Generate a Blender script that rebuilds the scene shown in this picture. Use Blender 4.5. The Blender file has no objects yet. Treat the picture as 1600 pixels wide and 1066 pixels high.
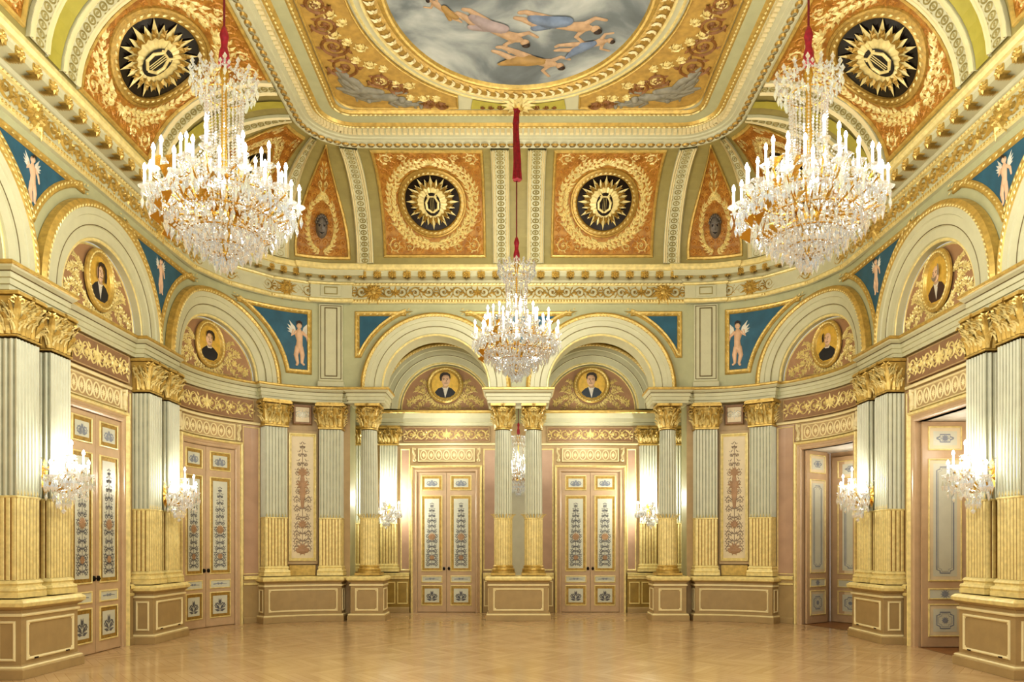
import bpy, math, random
from math import sin, cos, pi, sqrt, hypot, atan2, radians
from mathutils import Vector
from mathutils.geometry import tessellate_polygon
random.seed(7)
scene = bpy.context.scene
COL = scene.collection

# ------------------------------------------------------------------ materials
def lin(c):
    return tuple(((x/255.0)/12.92 if x/255.0 <= .04045 else ((x/255.0+.055)/1.055)**2.4) for x in c)
def mat(name, rgb, rough=.6, metal=0.0, vary=.12, scale=6.0, bump=0.0, bscale=40.0, emit=0.0, rgb2=None):
    m = bpy.data.materials.new(name); m.use_nodes = True
    nt = m.node_tree; b = nt.nodes['Principled BSDF']
    b.inputs['Roughness'].default_value = rough; b.inputs['Metallic'].default_value = metal
    c = lin(rgb)
    c2 = lin(rgb2) if rgb2 else tuple(x*(1-vary*2) for x in c)
    tc = nt.nodes.new('ShaderNodeTexCoord')
    n = nt.nodes.new('ShaderNodeTexNoise'); n.inputs['Scale'].default_value = scale; n.inputs['Detail'].default_value = 4
    nt.links.new(tc.outputs['Object'], n.inputs['Vector'])
    r = nt.nodes.new('ShaderNodeValToRGB')
    r.color_ramp.elements[0].position = .35; r.color_ramp.elements[1].position = .65
    r.color_ramp.elements[0].color = (*c2, 1); r.color_ramp.elements[1].color = (*c, 1)
    nt.links.new(n.outputs['Fac'], r.inputs['Fac']); nt.links.new(r.outputs['Color'], b.inputs['Base Color'])
    if bump:
        n2 = nt.nodes.new('ShaderNodeTexNoise'); n2.inputs['Scale'].default_value = bscale
        nt.links.new(tc.outputs['Object'], n2.inputs['Vector'])
        bp = nt.nodes.new('ShaderNodeBump'); bp.inputs['Strength'].default_value = bump; bp.inputs['Distance'].default_value = .02
        nt.links.new(n2.outputs['Fac'], bp.inputs['Height']); nt.links.new(bp.outputs['Normal'], b.inputs['Normal'])
    if emit:
        b.inputs['Emission Color'].default_value = (*c, 1); b.inputs['Emission Strength'].default_value = emit
    return m
M = {}
M['cream']  = mat('cream_paint', (200,197,164), .5, vary=.03)
M['sage']   = mat('sage_paint', (182,182,144), .5, vary=.04)
M['flute']  = mat('fluted_paint', (212,212,190), .42, vary=.03)
M['tan']    = mat('tan_paint', (190,164,122), .5, vary=.05)
M['dado']   = mat('dado_paint', (174,150,106), .5, vary=.05)
M['dado_l'] = mat('dado_light', (214,188,146), .5, vary=.04)
M['pink']   = mat('rose_marble', (186,154,128), .35, vary=.07, scale=3)
M['tymp']   = mat('tympanum_brown', (170,132,96), .55, vary=.06)
M['brown']  = mat('brown_ground', (152,118,86), .55, vary=.08)
M['gold']   = mat('gilding', (210,178,100), .34, metal=.4, vary=.14, scale=14, bump=.15)
M['goldl']  = mat('pale_gilding', (242,224,158), .38, metal=.15, vary=.1, scale=14)
M['goldd']  = mat('old_gilding', (184,150,76), .36, metal=.4, vary=.16, scale=22, bump=.2)
M['ivory']  = mat('ivory_moulding', (236,222,176), .5, vary=.03)
M['orange'] = mat('orange_damask', (182,134,56), .5, vary=.2, scale=9, rgb2=(142,92,28))
M['olive']  = mat('olive_margin', (156,144,90), .55, vary=.06)
M['oliveg'] = mat('green_gold_band', (178,168,76), .5, vary=.06)
M['black']  = mat('black_ground', (26,18,16), .25, vary=.2)
M['panelw'] = mat('panel_grey_green', (206,206,188), .4, vary=.03)
M['panelb'] = mat('panel_cream', (222,206,172), .45, vary=.03)
M['slate']  = mat('slate_ornament', (104,104,108), .5, vary=.15)
M['blueg']  = mat('grey_blue_line', (140,146,156), .5, vary=.1)
M['rust']   = mat('rust_ornament', (178,142,106), .5, vary=.12)
M['doorw']  = mat('door_rose_tan', (196,168,134), .36, vary=.05)
M['blue']   = mat('blue_ground', (48,98,120), .5, vary=.12, scale=4)
M['skin']   = mat('painted_skin', (222,184,150), .55, vary=.07, scale=10)
M['skin2']  = mat('painted_skin_tan', (192,160,126), .55, vary=.12, scale=10)
M['hair']   = mat('painted_dark_hair', (52,36,26), .5)
M['hairg']  = mat('painted_grey_hair', (150,136,116), .5)
M['coat']   = mat('painted_dark_coat', (34,34,40), .5)
M['coatb']  = mat('painted_blue_coat', (52,62,72), .5)
M['coatr']  = mat('painted_brown_coat', (70,42,32), .5)
M['shirt']  = mat('painted_white_shirt', (226,220,204), .5)
M['white']  = mat('painted_white', (240,238,226), .5)
M['grey']   = mat('grisaille', (148,144,128), .55, vary=.16, scale=9)
M['mask']   = mat('mask_stone', (118,110,100), .5, vary=.15, scale=20)
M['red']    = mat('crimson_silk', (150,22,42), .45, vary=.2, scale=20)
M['redd']   = mat('crimson_cord', (104,12,26), .6, vary=.1)
M['robeb']  = mat('painted_blue_robe', (122,138,162), .55, vary=.18)
M['robey']  = mat('painted_ochre_robe', (172,138,80), .55, vary=.18)
M['robep']  = mat('painted_mauve_robe', (168,152,150), .55, vary=.12)
M['brass']  = mat('brass', (214,172,84), .25, metal=.9, vary=.05)
M['iron']   = mat('dark_iron', (40,34,30), .35, metal=.6)
M['candle'] = mat('candle_white', (250,248,240), .4, vary=.01, emit=.55)
M['cherry'] = mat('scroll_brown', (142,98,52), .5, vary=.12)
M['shade']  = mat('olive_shadow_tone', (120,106,70), .6)  # dark olive: painted shadow lines on mouldings; own colour of the strip lozenges
M['ochre']  = mat('ochre_gold_ground', (196,160,86), .5, .1, .14, 9)
M['medal']  = mat('medallion_ground', (186,156,110), .5)
M['taupe']  = mat('taupe_ornament', (152,134,116), .5)
M['ochred'] = mat('ochre_dado', (164,136,66), .5)
M['shadeg']= mat('gilt_painted_shade', (142,98,34), .45, .4)  # darker tone painted as shade in the gaps between gilded reeds
M['shadef']= mat('flute_painted_shade', (158,160,136), .5)  # darker tone painted as shade down one side of each flute
M['damask2']= mat('damask_relief', (198,142,66), .45, .1, .1, 12)
M['gravel'] = mat('wood_threshold', (150,104,60), .4)

def crystal():
    m = bpy.data.materials.new('cut_crystal'); m.use_nodes = True
    nt = m.node_tree; nt.nodes.clear()
    out = nt.nodes.new('ShaderNodeOutputMaterial')
    gl = nt.nodes.new('ShaderNodeBsdfGlossy'); gl.inputs['Roughness'].default_value = .06
    gl.inputs['Color'].default_value = (.92,.93,.92,1)
    tr = nt.nodes.new('ShaderNodeBsdfTranslucent'); tr.inputs['Color'].default_value = (.95,.95,.92,1)
    tp = nt.nodes.new('ShaderNodeBsdfTransparent'); tp.inputs['Color'].default_value = (.95,.95,.93,1)
    em = nt.nodes.new('ShaderNodeEmission'); em.inputs['Color'].default_value = (1,.97,.9,1); em.inputs['Strength'].default_value = .06  # faint glow added to brighten the crystal, which gives no light itself
    m1 = nt.nodes.new('ShaderNodeMixShader'); m1.inputs[0].default_value = .16
    m2 = nt.nodes.new('ShaderNodeMixShader'); m2.inputs[0].default_value = .27
    ad = nt.nodes.new('ShaderNodeAddShader')
    nt.links.new(gl.outputs[0], m1.inputs[1]); nt.links.new(tr.outputs[0], m1.inputs[2])
    nt.links.new(m1.outputs[0], m2.inputs[1]); nt.links.new(tp.outputs[0], m2.inputs[2])
    nt.links.new(m2.outputs[0], ad.inputs[0]); nt.links.new(em.outputs[0], ad.inputs[1])
    nt.links.new(ad.outputs[0], out.inputs[0])
    return m
M['crystal'] = crystal()
def flame():
    m = bpy.data.materials.new('lit_bulb'); m.use_nodes = True
    nt = m.node_tree; nt.nodes.clear()
    out = nt.nodes.new('ShaderNodeOutputMaterial'); em = nt.nodes.new('ShaderNodeEmission')
    em.inputs['Color'].default_value = (1,.95,.85,1); em.inputs['Strength'].default_value = 26
    nt.links.new(em.outputs[0], out.inputs[0])
    m.cycles.emission_sampling = 'NONE'
    return m
M['flame'] = flame()

def floor_mat():
    m = bpy.data.materials.new('oak_point_de_hongrie'); m.use_nodes = True
    nt = m.node_tree; N = nt.nodes; L = nt.links; b = N['Principled BSDF']
    tc = N.new('ShaderNodeTexCoord'); sp = N.new('ShaderNodeSeparateXYZ'); L.new(tc.outputs['Object'], sp.inputs[0])
    def mth(op, a, bb=None):
        n = N.new('ShaderNodeMath'); n.operation = op
        for i, x in enumerate((a, bb)):
            if x is None: continue
            if isinstance(x, (int, float)): n.inputs[i].default_value = x
            else: L.new(x, n.inputs[i])
        return n.outputs[0]
    u = mth('DIVIDE', sp.outputs['Y'], .55); cidx = mth('FLOOR', u); f = mth('FRACT', u)
    par = mth('MODULO', mth('ABSOLUTE', cidx), 2.0)
    sg = mth('SUBTRACT', mth('MULTIPLY', par, 2.0), 1.0)
    v = mth('ADD', mth('DIVIDE', sp.outputs['X'], .13), mth('MULTIPLY', mth('MULTIPLY', f, sg), 3.2))
    pid = mth('FLOOR', v); pf = mth('FRACT', v)
    cb = N.new('ShaderNodeCombineXYZ'); L.new(cidx, cb.inputs[0]); L.new(pid, cb.inputs[1])
    wn = N.new('ShaderNodeTexWhiteNoise'); L.new(cb.outputs[0], wn.inputs['Vector'])
    ns = N.new('ShaderNodeTexNoise'); ns.inputs['Scale'].default_value = 2.2; ns.inputs['Detail'].default_value = 6
    L.new(tc.outputs['Object'], ns.inputs['Vector'])
    mixv = mth('ADD', mth('MULTIPLY', wn.outputs['Value'], .22), mth('MULTIPLY', ns.outputs['Fac'], .78))
    r = N.new('ShaderNodeValToRGB')
    r.color_ramp.elements[0].color = (*lin((180,148,106)),1); r.color_ramp.elements[1].color = (*lin((214,186,146)),1)
    r.color_ramp.elements[0].position = .1; r.color_ramp.elements[1].position = .9
    L.new(mixv, r.inputs[0])
    e = mth('MINIMUM', mth('MINIMUM', pf, mth('SUBTRACT', 1.0, pf)), mth('MULTIPLY', mth('MINIMUM', f, mth('SUBTRACT', 1.0, f)), 4.0))
    gap = mth('GREATER_THAN', e, .03)
    mx = N.new('ShaderNodeMixRGB'); mx.inputs[1].default_value = (*lin((176,144,102)),1)
    L.new(gap, mx.inputs[0]); L.new(r.outputs[0], mx.inputs[2]); L.new(mx.outputs[0], b.inputs['Base Color'])
    rr = mth('ADD', mth('MULTIPLY', wn.outputs['Value'], .05), .14); L.new(rr, b.inputs['Roughness'])
    bp = N.new('ShaderNodeBump'); bp.inputs['Strength'].default_value = .025; bp.inputs['Distance'].default_value = .01
    L.new(mth('ADD', wn.outputs['Value'], ns.outputs['Fac']), bp.inputs['Height']); L.new(bp.outputs[0], b.inputs['Normal'])
    b.inputs['Specular IOR Level'].default_value = .75
    return m
M['floor'] = floor_mat()
def cloud_mat():
    m = bpy.data.materials.new('painted_clouds'); m.use_nodes = True
    nt = m.node_tree; N = nt.nodes; L = nt.links; b = N['Principled BSDF']; b.inputs['Roughness'].default_value = .6
    tc = N.new('ShaderNodeTexCoord')
    mp = N.new('ShaderNodeMapping'); mp.inputs['Location'].default_value = (1.3,.4,0); L.new(tc.outputs['Object'], mp.inputs[0])
    n = N.new('ShaderNodeTexNoise'); n.inputs['Scale'].default_value = .75; n.inputs['Detail'].default_value = 7; n.inputs['Distortion'].default_value = .6
    L.new(mp.outputs[0], n.inputs['Vector'])
    r = N.new('ShaderNodeValToRGB'); el = r.color_ramp.elements
    el[0].position = .3; el[0].color = (*lin((84,90,92)),1); el[1].position = .78; el[1].color = (*lin((224,212,168)),1)
    for p, c in ((.42,(112,120,122)),(.5,(156,162,160)),(.58,(186,190,184)),(.66,(168,180,188))):
        e = el.new(p); e.color = (*lin(c),1)
    L.new(n.outputs['Fac'], r.inputs[0]); L.new(r.outputs[0], b.inputs['Base Color'])
    return m
M['clouds'] = cloud_mat()

# ------------------------------------------------------------------ mesh builder (u along the wall, z up, d out of the wall)
class MB:
    def __init__(s): s.v=[]; s.f=[]; s.mi=[]; s.sm=[]; s.cur=0; s.smooth=False
    def add(s, vs, fs):
        b=len(s.v); s.v.extend(vs)
        for f in fs: s.f.append(tuple(b+i for i in f)); s.mi.append(s.cur); s.sm.append(s.smooth)
        return s
    def grid(s, u0,u1,z0,z1,d,nu=1,nz=1):
        vs=[(u0+(u1-u0)*i/nu, z0+(z1-z0)*j/nz, d) for j in range(nz+1) for i in range(nu+1)]
        fs=[(j*(nu+1)+i,j*(nu+1)+i+1,(j+1)*(nu+1)+i+1,(j+1)*(nu+1)+i) for j in range(nz) for i in range(nu)]
        return s.add(vs,fs)
    def box(s, u0,u1,z0,z1,d0,d1,nu=1):
        vs=[]
        for i in range(nu+1):
            u=u0+(u1-u0)*i/nu
            vs+=[(u,z0,d0),(u,z1,d0),(u,z1,d1),(u,z0,d1)]
        fs=[(0,3,2,1),(4*nu,4*nu+1,4*nu+2,4*nu+3)]
        for i in range(nu):
            a=4*i;c=a+4
            fs+=[(a+k,(a+(k+1)%4),(c+(k+1)%4),c+k) for k in range(4)]
        return s.add(vs,fs)
    def sweep(s, prof, path, closed=False, caps=False):
        n=len(path); m=len(prof); nr=[]
        for i in range(n):
            if closed: p0,p1,p2=path[i-1],path[i],path[(i+1)%n]
            else: p0,p1,p2=path[max(i-1,0)],path[i],path[min(i+1,n-1)]
            def nn(a,b):
                dx,dy=b[0]-a[0],b[1]-a[1]; l=hypot(dx,dy) or 1
                return (-dy/l,dx/l)
            if p0==p1 or (not closed and i==0): q=nn(p1,p2); nr.append(q); continue
            if p1==p2 or (not closed and i==n-1): q=nn(p0,p1); nr.append(q); continue
            a=nn(p0,p1); c=nn(p1,p2); x,y=a[0]+c[0],a[1]+c[1]; l=hypot(x,y)
            if l<1e-6: nr.append(a); continue
            x/=l;y/=l; k=max(.35,x*a[0]+y*a[1]); nr.append((x/k,y/k))
        vs=[(path[i][0]+nr[i][0]*o, z, path[i][1]+nr[i][1]*o) for i in range(n) for (o,z) in prof]
        fs=[]
        for i in range(n if closed else n-1):
            j=(i+1)%n
            for k in range(m-1): fs.append((i*m+k,j*m+k,j*m+k+1,i*m+k+1))
        if caps and not closed:
            fs.append(tuple(range(m))); fs.append(tuple((n-1)*m+k for k in range(m-1,-1,-1)))
        return s.add(vs,fs)
    def ring(s, uc,zc, prof, a=0.0,b=None, a0=0.0,a1=2*pi,n=48):
        b=a if b is None else b; m=len(prof); full=abs(a1-a0-2*pi)<1e-6; vs=[]
        cnt=n if full else n+1
        for i in range(cnt):
            t=a0+(a1-a0)*i/n
            for (k,d) in prof: vs.append((uc+(a+k)*cos(t), zc+(b+k)*sin(t), d))
        fs=[]
        for i in range(n):
            j=(i+1)%cnt
            for k in range(m-1): fs.append((i*m+k,i*m+k+1,j*m+k+1,j*m+k))
        return s.add(vs,fs)
    def disc(s, uc,zc,a,b,d,n=40,rings=1,bulge=0.0,a0=0.0,a1=2*pi):
        vs=[(uc,zc,d+bulge)]; full=abs(a1-a0-2*pi)<1e-6; cnt=n if full else n+1
        for r in range(1,rings+1):
            k=r/rings
            for i in range(cnt):
                t=a0+(a1-a0)*i/n; vs.append((uc+a*k*cos(t), zc+b*k*sin(t), d+bulge*sqrt(max(0,1-k*k))))
        fs=[]
        for i in range(n):
            j=(i+1)%cnt; fs.append((0,1+i,1+j))
            for r in range(1,rings):
                o=1+(r-1)*cnt;p=o+cnt; fs.append((o+i,p+i,p+j,o+j))
        return s.add(vs,fs)
    def poly(s, pts, d):
        tri=tessellate_polygon([[Vector((p[0],p[1],0)) for p in pts]])
        out=[]
        for t in tri:
            a,b,c=[pts[i] for i in t]
            out.append(t if (b[0]-a[0])*(c[1]-a[1])-(b[1]-a[1])*(c[0]-a[0])>0 else t[::-1])
        return s.add([(p[0],p[1],d) for p in pts],out)
    def poly_cols(s, pts, d, n=24):
        """a plate cut to the outline, in upright strips so that it can bend with the wall"""
        us=sorted(set([p[0] for p in pts]+[min(p[0] for p in pts)+(max(p[0] for p in pts)-min(p[0] for p in pts))*i/n for i in range(n+1)]))
        us=[u for i,u in enumerate(us) if i==0 or u-us[i-1]>1e-4]; vs=[]
        for j,u in enumerate(us):
            uu=min(max(u,us[0]+1e-4),us[-1]-1e-4); zz=[]
            for a,b in zip(pts,pts[1:]+pts[:1]):
                if (a[0]-uu)*(b[0]-uu)<=0 and a[0]!=b[0]: zz.append(a[1]+(b[1]-a[1])*(uu-a[0])/(b[0]-a[0]))
            vs+=[(u,min(zz),d),(u,max(zz),d)]
        return s.add(vs,[(2*i,2*i+2,2*i+3,2*i+1) for i in range(len(us)-1)])
    def ribbon(s, pts, w, d0, h=.012, closed=False, w1=None):
        n=len(pts); vs=[]; fs=[]
        for i,p in enumerate(pts):
            if closed: a,b=pts[i-1],pts[(i+1)%n]
            else: a,b=pts[max(i-1,0)],pts[min(i+1,n-1)]
            dx,dy=b[0]-a[0],b[1]-a[1]; l=hypot(dx,dy) or 1; nx,ny=-dy/l,dx/l
            ww=w if w1 is None else w+(w1-w)*i/(n-1)
            if callable(ww): ww=ww(i/(n-1))
            vs+=[(p[0]+nx*ww/2,p[1]+ny*ww/2,d0),(p[0],p[1],d0+h),(p[0]-nx*ww/2,p[1]-ny*ww/2,d0)]
        for i in range(n if closed else n-1):
            j=(i+1)%n
            fs+=[(3*i,3*i+1,3*j+1,3*j),(3*i+1,3*i+2,3*j+2,3*j+1)]
        return s.add(vs,fs)
    def frame_path(s, pts, prof):
        """mitred moulding round a closed outline (counter-clockwise); prof = (inset, d)"""
        n=len(pts); m=len(prof); vs=[]
        for i in range(n):
            p0,p1,p2=pts[i-1],pts[i],pts[(i+1)%n]
            def nn(a,b):
                dx,dy=b[0]-a[0],b[1]-a[1]; l=hypot(dx,dy) or 1
                return (-dy/l,dx/l)
            a=nn(p0,p1); c=nn(p1,p2); x,y=a[0]+c[0],a[1]+c[1]; l=hypot(x,y) or 1; x/=l;y/=l
            k=max(.4,x*a[0]+y*a[1])
            for (o,d) in prof: vs.append((p1[0]+x/k*o,p1[1]+y/k*o,d))
        fs=[]
        for i in range(n):
            j=(i+1)%n
            for k in range(m-1): fs.append((i*m+k,j*m+k,j*m+k+1,i*m+k+1))
        return s.add(vs,fs)
    def rect_frame(s,u0,u1,z0,z1,prof,nu=1):
        pts=[(u0+(u1-u0)*i/nu,z0) for i in range(nu)]+[(u1,z0)]+[(u1-(u1-u0)*i/nu,z1) for i in range(nu)]+[(u0,z1)]
        return s.frame_path(pts,prof)
    def leaf(s,x,y,a,l,w,d0,h):
        c,si=cos(a),sin(a)
        def P(p,q,dd): return (x+p*c-q*si,y+p*si+q*c,dd)
        return s.add([P(0,0,d0),P(l*.4,w/2,d0),P(l,0,d0),P(l*.4,-w/2,d0),P(l*.45,0,d0+h)],[(0,3,4),(3,2,4),(2,1,4),(1,0,4)])
    def limb(s,pts,rad,d0,flat=.6):
        n=len(pts); vs=[]; fs=[]; K=5
        for i,p in enumerate(pts):
            a,b=pts[max(i-1,0)],pts[min(i+1,n-1)]
            dx,dy=b[0]-a[0],b[1]-a[1]; l=hypot(dx,dy) or 1; nx,ny=-dy/l,dx/l
            for k in range(K):
                t=pi*k/(K-1); r=rad[i]; vs.append((p[0]+nx*r*cos(t),p[1]+ny*r*cos(t),d0+r*flat*sin(t)))
        for i in range(n-1):
            for k in range(K-1): fs.append((i*K+k,i*K+k+1,(i+1)*K+k+1,(i+1)*K+k))
        s.add(vs,fs)
        for p,r in ((pts[0],rad[0]),(pts[-1],rad[-1])): s.disc(p[0],p[1],r*.97,r*.97,d0,10,2,r*flat*.97)
        return s
    def orn(s, prims, u0=0,z0=0,sc=1,d0=0,h=.012,mx=1,rot=0,sz=None):
        c,si=cos(rot),sin(rot); sz=sc if sz is None else sz
        def P(x,y): x*=mx; x,y=x*sc,y*sz; return (u0+x*c-y*si,z0+x*si+y*c)
        for p in prims:
            if p[0]=='L':
                _,x,y,a,l,w=p; X,Y=P(x,y); ex,ey=P(x+cos(a)*l,y+sin(a)*l)
                s.leaf(X,Y,atan2(ey-Y,ex-X),hypot(ex-X,ey-Y),w*sc,d0,h)
            elif p[0]=='R': s.ribbon([P(*q) for q in p[1]],p[2]*sc,d0,h,w1=(p[3]*sc if len(p)>3 else None))
            elif p[0]=='D':
                X,Y=P(p[1],p[2]); s.disc(X,Y,p[3]*sc,p[3]*sz,d0,8,1,h)
        return s
    def tube(s,pts,r,n=6):
        """round tube along 3-D points (local x,y,z order as given)"""
        vs=[];fs=[];m=len(pts)
        for i,p in enumerate(pts):
            a=Vector(pts[max(i-1,0)]);b=Vector(pts[min(i+1,m-1)]); t=(b-a).normalized()
            up=Vector((0,0,1)) if abs(t.z)<.9 else Vector((1,0,0))
            x=t.cross(up).normalized(); y=x.cross(t); rr=r[i] if isinstance(r,(list,tuple)) else r
            for k in range(n):
                q=Vector(p)+(x*cos(2*pi*k/n)+y*sin(2*pi*k/n))*rr; vs.append(tuple(q))
        for i in range(m-1):
            for k in range(n): fs.append((i*n+k,(i+1)*n+k,(i+1)*n+(k+1)%n,i*n+(k+1)%n))
        fs.append(tuple(range(n))); fs.append(tuple((m-1)*n+k for k in range(n-1,-1,-1)))
        return s.add(vs,fs)
    def lathe(s,prof,c=(0,0,0),n=16):
        """xyz: revolve (r,z) about the vertical through c"""
        vs=[];fs=[];m=len(prof)
        for i in range(n):
            a=2*pi*i/n
            for r,z in prof: vs.append((c[0]+r*cos(a),c[1]+r*sin(a),c[2]+z))
        for i in range(n):
            j=(i+1)%n
            for k in range(m-1): fs.append((i*m+k,j*m+k,j*m+k+1,i*m+k+1))
        return s.add(vs,fs)
    def bead(s,c,r,h=None):
        h=h or r; x,y,z=c
        return s.add([(x+r,y,z),(x,y+r,z),(x-r,y,z),(x,y-r,z),(x,y,z+h),(x,y,z-h)],
                     [(0,1,4),(1,2,4),(2,3,4),(3,0,4),(1,0,5),(2,1,5),(3,2,5),(0,3,5)])
    def build(s,name,mats,parent=None,fn=None,origin=None):
        if not isinstance(mats,(list,tuple)): mats=[mats]
        vs=[fn(*p) for p in s.v] if fn else s.v
        o=(0,0,0)
        if parent is not None: o=WORLD.get(parent.name,(0,0,0)) if fn else (0,0,0)
        elif origin is not None: o=origin
        elif fn:
            k=len(vs); o=tuple(sum(p[i] for p in vs)/k for i in range(3))
        if o!=(0,0,0): vs=[(p[0]-o[0],p[1]-o[1],p[2]-o[2]) for p in vs]
        me=bpy.data.meshes.new(name); me.from_pydata(vs,[],s.f)
        for m in mats: me.materials.append(m)
        me.polygons.foreach_set('material_index',s.mi); me.polygons.foreach_set('use_smooth',s.sm); me.update()
        ob=bpy.data.objects.new(name,me); COL.objects.link(ob)
        if parent is not None:
            ob.parent=parent; WORLD[ob.name]=o
        else: ob.location=o; WORLD[ob.name]=o
        return ob
WORLD={}
def sub(mb,name,mats,parent,fn):
    """sub-part of a part: its parent sits at the thing's origin"""
    return mb.build(name,mats,parent,fn)
def tag(o,label=None,cat=None,group=None,kind=None):
    if label: o['label']=label
    if cat: o['category']=cat
    if group: o['group']=group
    if kind: o['kind']=kind
    return o
def thing(name,label,cat,loc,group=None,kind=None):
    o=bpy.data.objects.new(name,None); COL.objects.link(o); o.location=loc; o.empty_display_size=.1
    WORLD[o.name]=tuple(loc)
    return tag(o,label,cat,group,kind)

# ------------------------------------------------------------------ the plan of the room
X0=5.95; S1=12.93; R0=2.4; ARC=R0*pi/2; SB=S1+ARC; XB=3.55; YB=S1+R0; LT=2*SB+2*XB
def wl(s,z,d):
    if s>LT/2:
        x,y,z=wl(LT-s,z,d); return (-x,y,z)
    if s<=S1: return (-X0+d,s,z)
    if s<=SB:
        a=(s-S1)/R0; r=R0-d; return (-XB-r*cos(a),S1+r*sin(a),z)
    return (-XB+(s-SB),YB-d,z)
def at(s0):                       # wall map with u measured from s0
    return lambda u,z,d: wl(s0+u,z,d)
YR=16.97
def rc(x0=0.0): return lambda u,z,d: (x0+u,YR-d,z)
def sx(x): return SB+XB+x         # path position of a point x on the end wall
def span(a,b,step):
    n=max(1,int(math.ceil((b-a)/step))); return [a+(b-a)*i/n for i in range(n+1)]
T_R=.95; T_X=3.75; T_Y=13.28
TAB=[(0,0),(11.5,11.5),(12.6,12.3),(15.24,12.99),(17.03,13.41),(17.65,14.02),(20.25,16.622)]
def tpath(tp):
    y1=T_Y-T_R; xa=T_X-T_R; al=T_R*pi/2
    if tp<=y1: return (-T_X,tp)
    if tp<=y1+al:
        a=(tp-y1)/T_R; return (-xa-T_R*cos(a),y1+T_R*sin(a))
    return (-xa+(tp-y1-al),T_Y)
def tmap(s):
    for (a,b),(c,d) in zip(TAB,TAB[1:]):
        if s<=c: return b+(d-b)*(s-a)/(c-a)
    return TAB[-1][1]
ZC0,ZC1=7.10,8.62
def cove(s,t,d,ex=0.0):
    if s>LT/2:
        x,y,z=cove(LT-s,t,d); return (-x,y,z)
    bx,by,_=wl(s,0,.53); tx,ty=tpath(tmap(s)); hx,hy=tx-bx,ty-by; l=hypot(hx,hy); f=t*pi/2
    k=1-cos(f)
    return (bx+hx*k+hx/l*cos(f)*d, by+hy*k+hy/l*cos(f)*d, ZC0+(ZC1-ZC0)*sin(f)-sin(f)*d)
LC=2.33
def panel_map(b0,b1,t0,t1):
    """cove panel: base path span b0..b1, top span t0..t1 (path positions); local u in metres about the middle"""
    hw=(b1-b0)/2
    def fn(u,v,d):
        t=v/LC; c=(b0+b1)/2*(1-t)+(t0+t1)/2*t; w=(b1-b0)/2*(1-t)+(t1-t0)/2*t
        return cove(c+u/hw*w,t,d)
    return fn

def subdiv(pts,st=.12):
    out=[]
    for a,b in zip(pts,pts[1:]+pts[:1]):
        n=max(1,int(hypot(b[0]-a[0],b[1]-a[1])/st)); out+=[(a[0]+(b[0]-a[0])*i/n,a[1]+(b[1]-a[1])*i/n) for i in range(n)]
    return out
# ------------------------------------------------------------------ ornament vocabulary (flat prims in metres)
def spiral(x,y,r,a0,turns=1.5,dr=1,w=.05,leaves=5,n=22):
    pts=[];out=[]
    for i in range(n):
        k=i/(n-1); a=a0+dr*2*pi*turns*k; q=r*(1-.86*k); pts.append((x+q*cos(a),y+q*sin(a)))
    out.append(('R',pts,w,w*.45))
    for i in range(leaves):
        k=(i+.3)/leaves*.62; a=a0+dr*2*pi*turns*k; q=r*(1-.86*k)
        out.append(('L',x+q*cos(a),y+q*sin(a),a+dr*.75,r*.5,r*.26))
    out.append(('D',x,y,r*.16))
    for i in range(5): out.append(('L',x,y,a0+i*2*pi/5,r*.34,r*.18))
    return out
def rinceau(L,H,n,w=.03):
    out=[]; half=n//2 or 1; cw=L/2/half
    for mxs in (1,-1):
        for i in range(half):
            cx=mxs*(i+.5)*cw; sg=1 if i%2==0 else -1; r=min(H*.4,cw*.42)
            out+=spiral(cx,sg*H*.04,r,(-pi/2*sg),1.4,mxs*sg,w,4,16)
            x0=mxs*i*cw; x1=mxs*(i+1)*cw
            out.append(('R',[(x0+(x1-x0)*k/8,-sg*H*.36*sin(pi*k/8)+sg*.0) for k in range(9)],w))
            for k,a in ((.15,.9),(.85,-.9),(.98,.5)):
                out.append(('L',x0+(x1-x0)*k,-sg*H*.1,(a*sg if mxs>0 else pi-a*sg),H*.36,H*.15))
                out.append(('L',x0+(x1-x0)*k,sg*H*.22,(a*-sg if mxs>0 else pi+a*sg),H*.3,H*.13))
    for a in range(6): out.append(('L',0,0,a*pi/3+pi/6,H*.4,H*.18))
    out.append(('L',0,-.1*H,pi/2,H*.62,H*.24))
    return out
def spray(R,n=3,seed=1):
    """foliage branch running outward and downward to +x from the origin, about R long"""
    rnd=random.Random(seed); out=[]
    for b in range(n):
        a=radians(62-40*b); L=R*(.62+.19*b); pts=[]
        for k in range(9):
            t=k/8; pts.append((L*t*cos(a-t*.5),L*t*sin(a-t*.5)))
        out.append(('R',pts,.022,.01))
        for k in range(1,9):
            for sd in (1,-1):
                out.append(('L',pts[k][0],pts[k][1],a-.5*k/8+sd*(.7+rnd.random()*.4),R*(.12+.05*rnd.random()),R*.062))
        for q in range(4): out.append(('L',pts[8][0],pts[8][1],q*pi/2+.4,R*.085,R*.06))
    return out
def wreath(rx,ry,n,a0,a1,l,w):
    out=[]
    for i in range(n):
        t=a0+(a1-a0)*i/(n-1); x,y=rx*cos(t),ry*sin(t); tg=atan2(ry*cos(t),-rx*sin(t)); sg=1 if a1>a0 else -1
        if sg<0: tg+=pi
        for sd in (.75,-.75,.05): out.append(('L',x,y,tg+sd,l,w))
    return out
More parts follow.
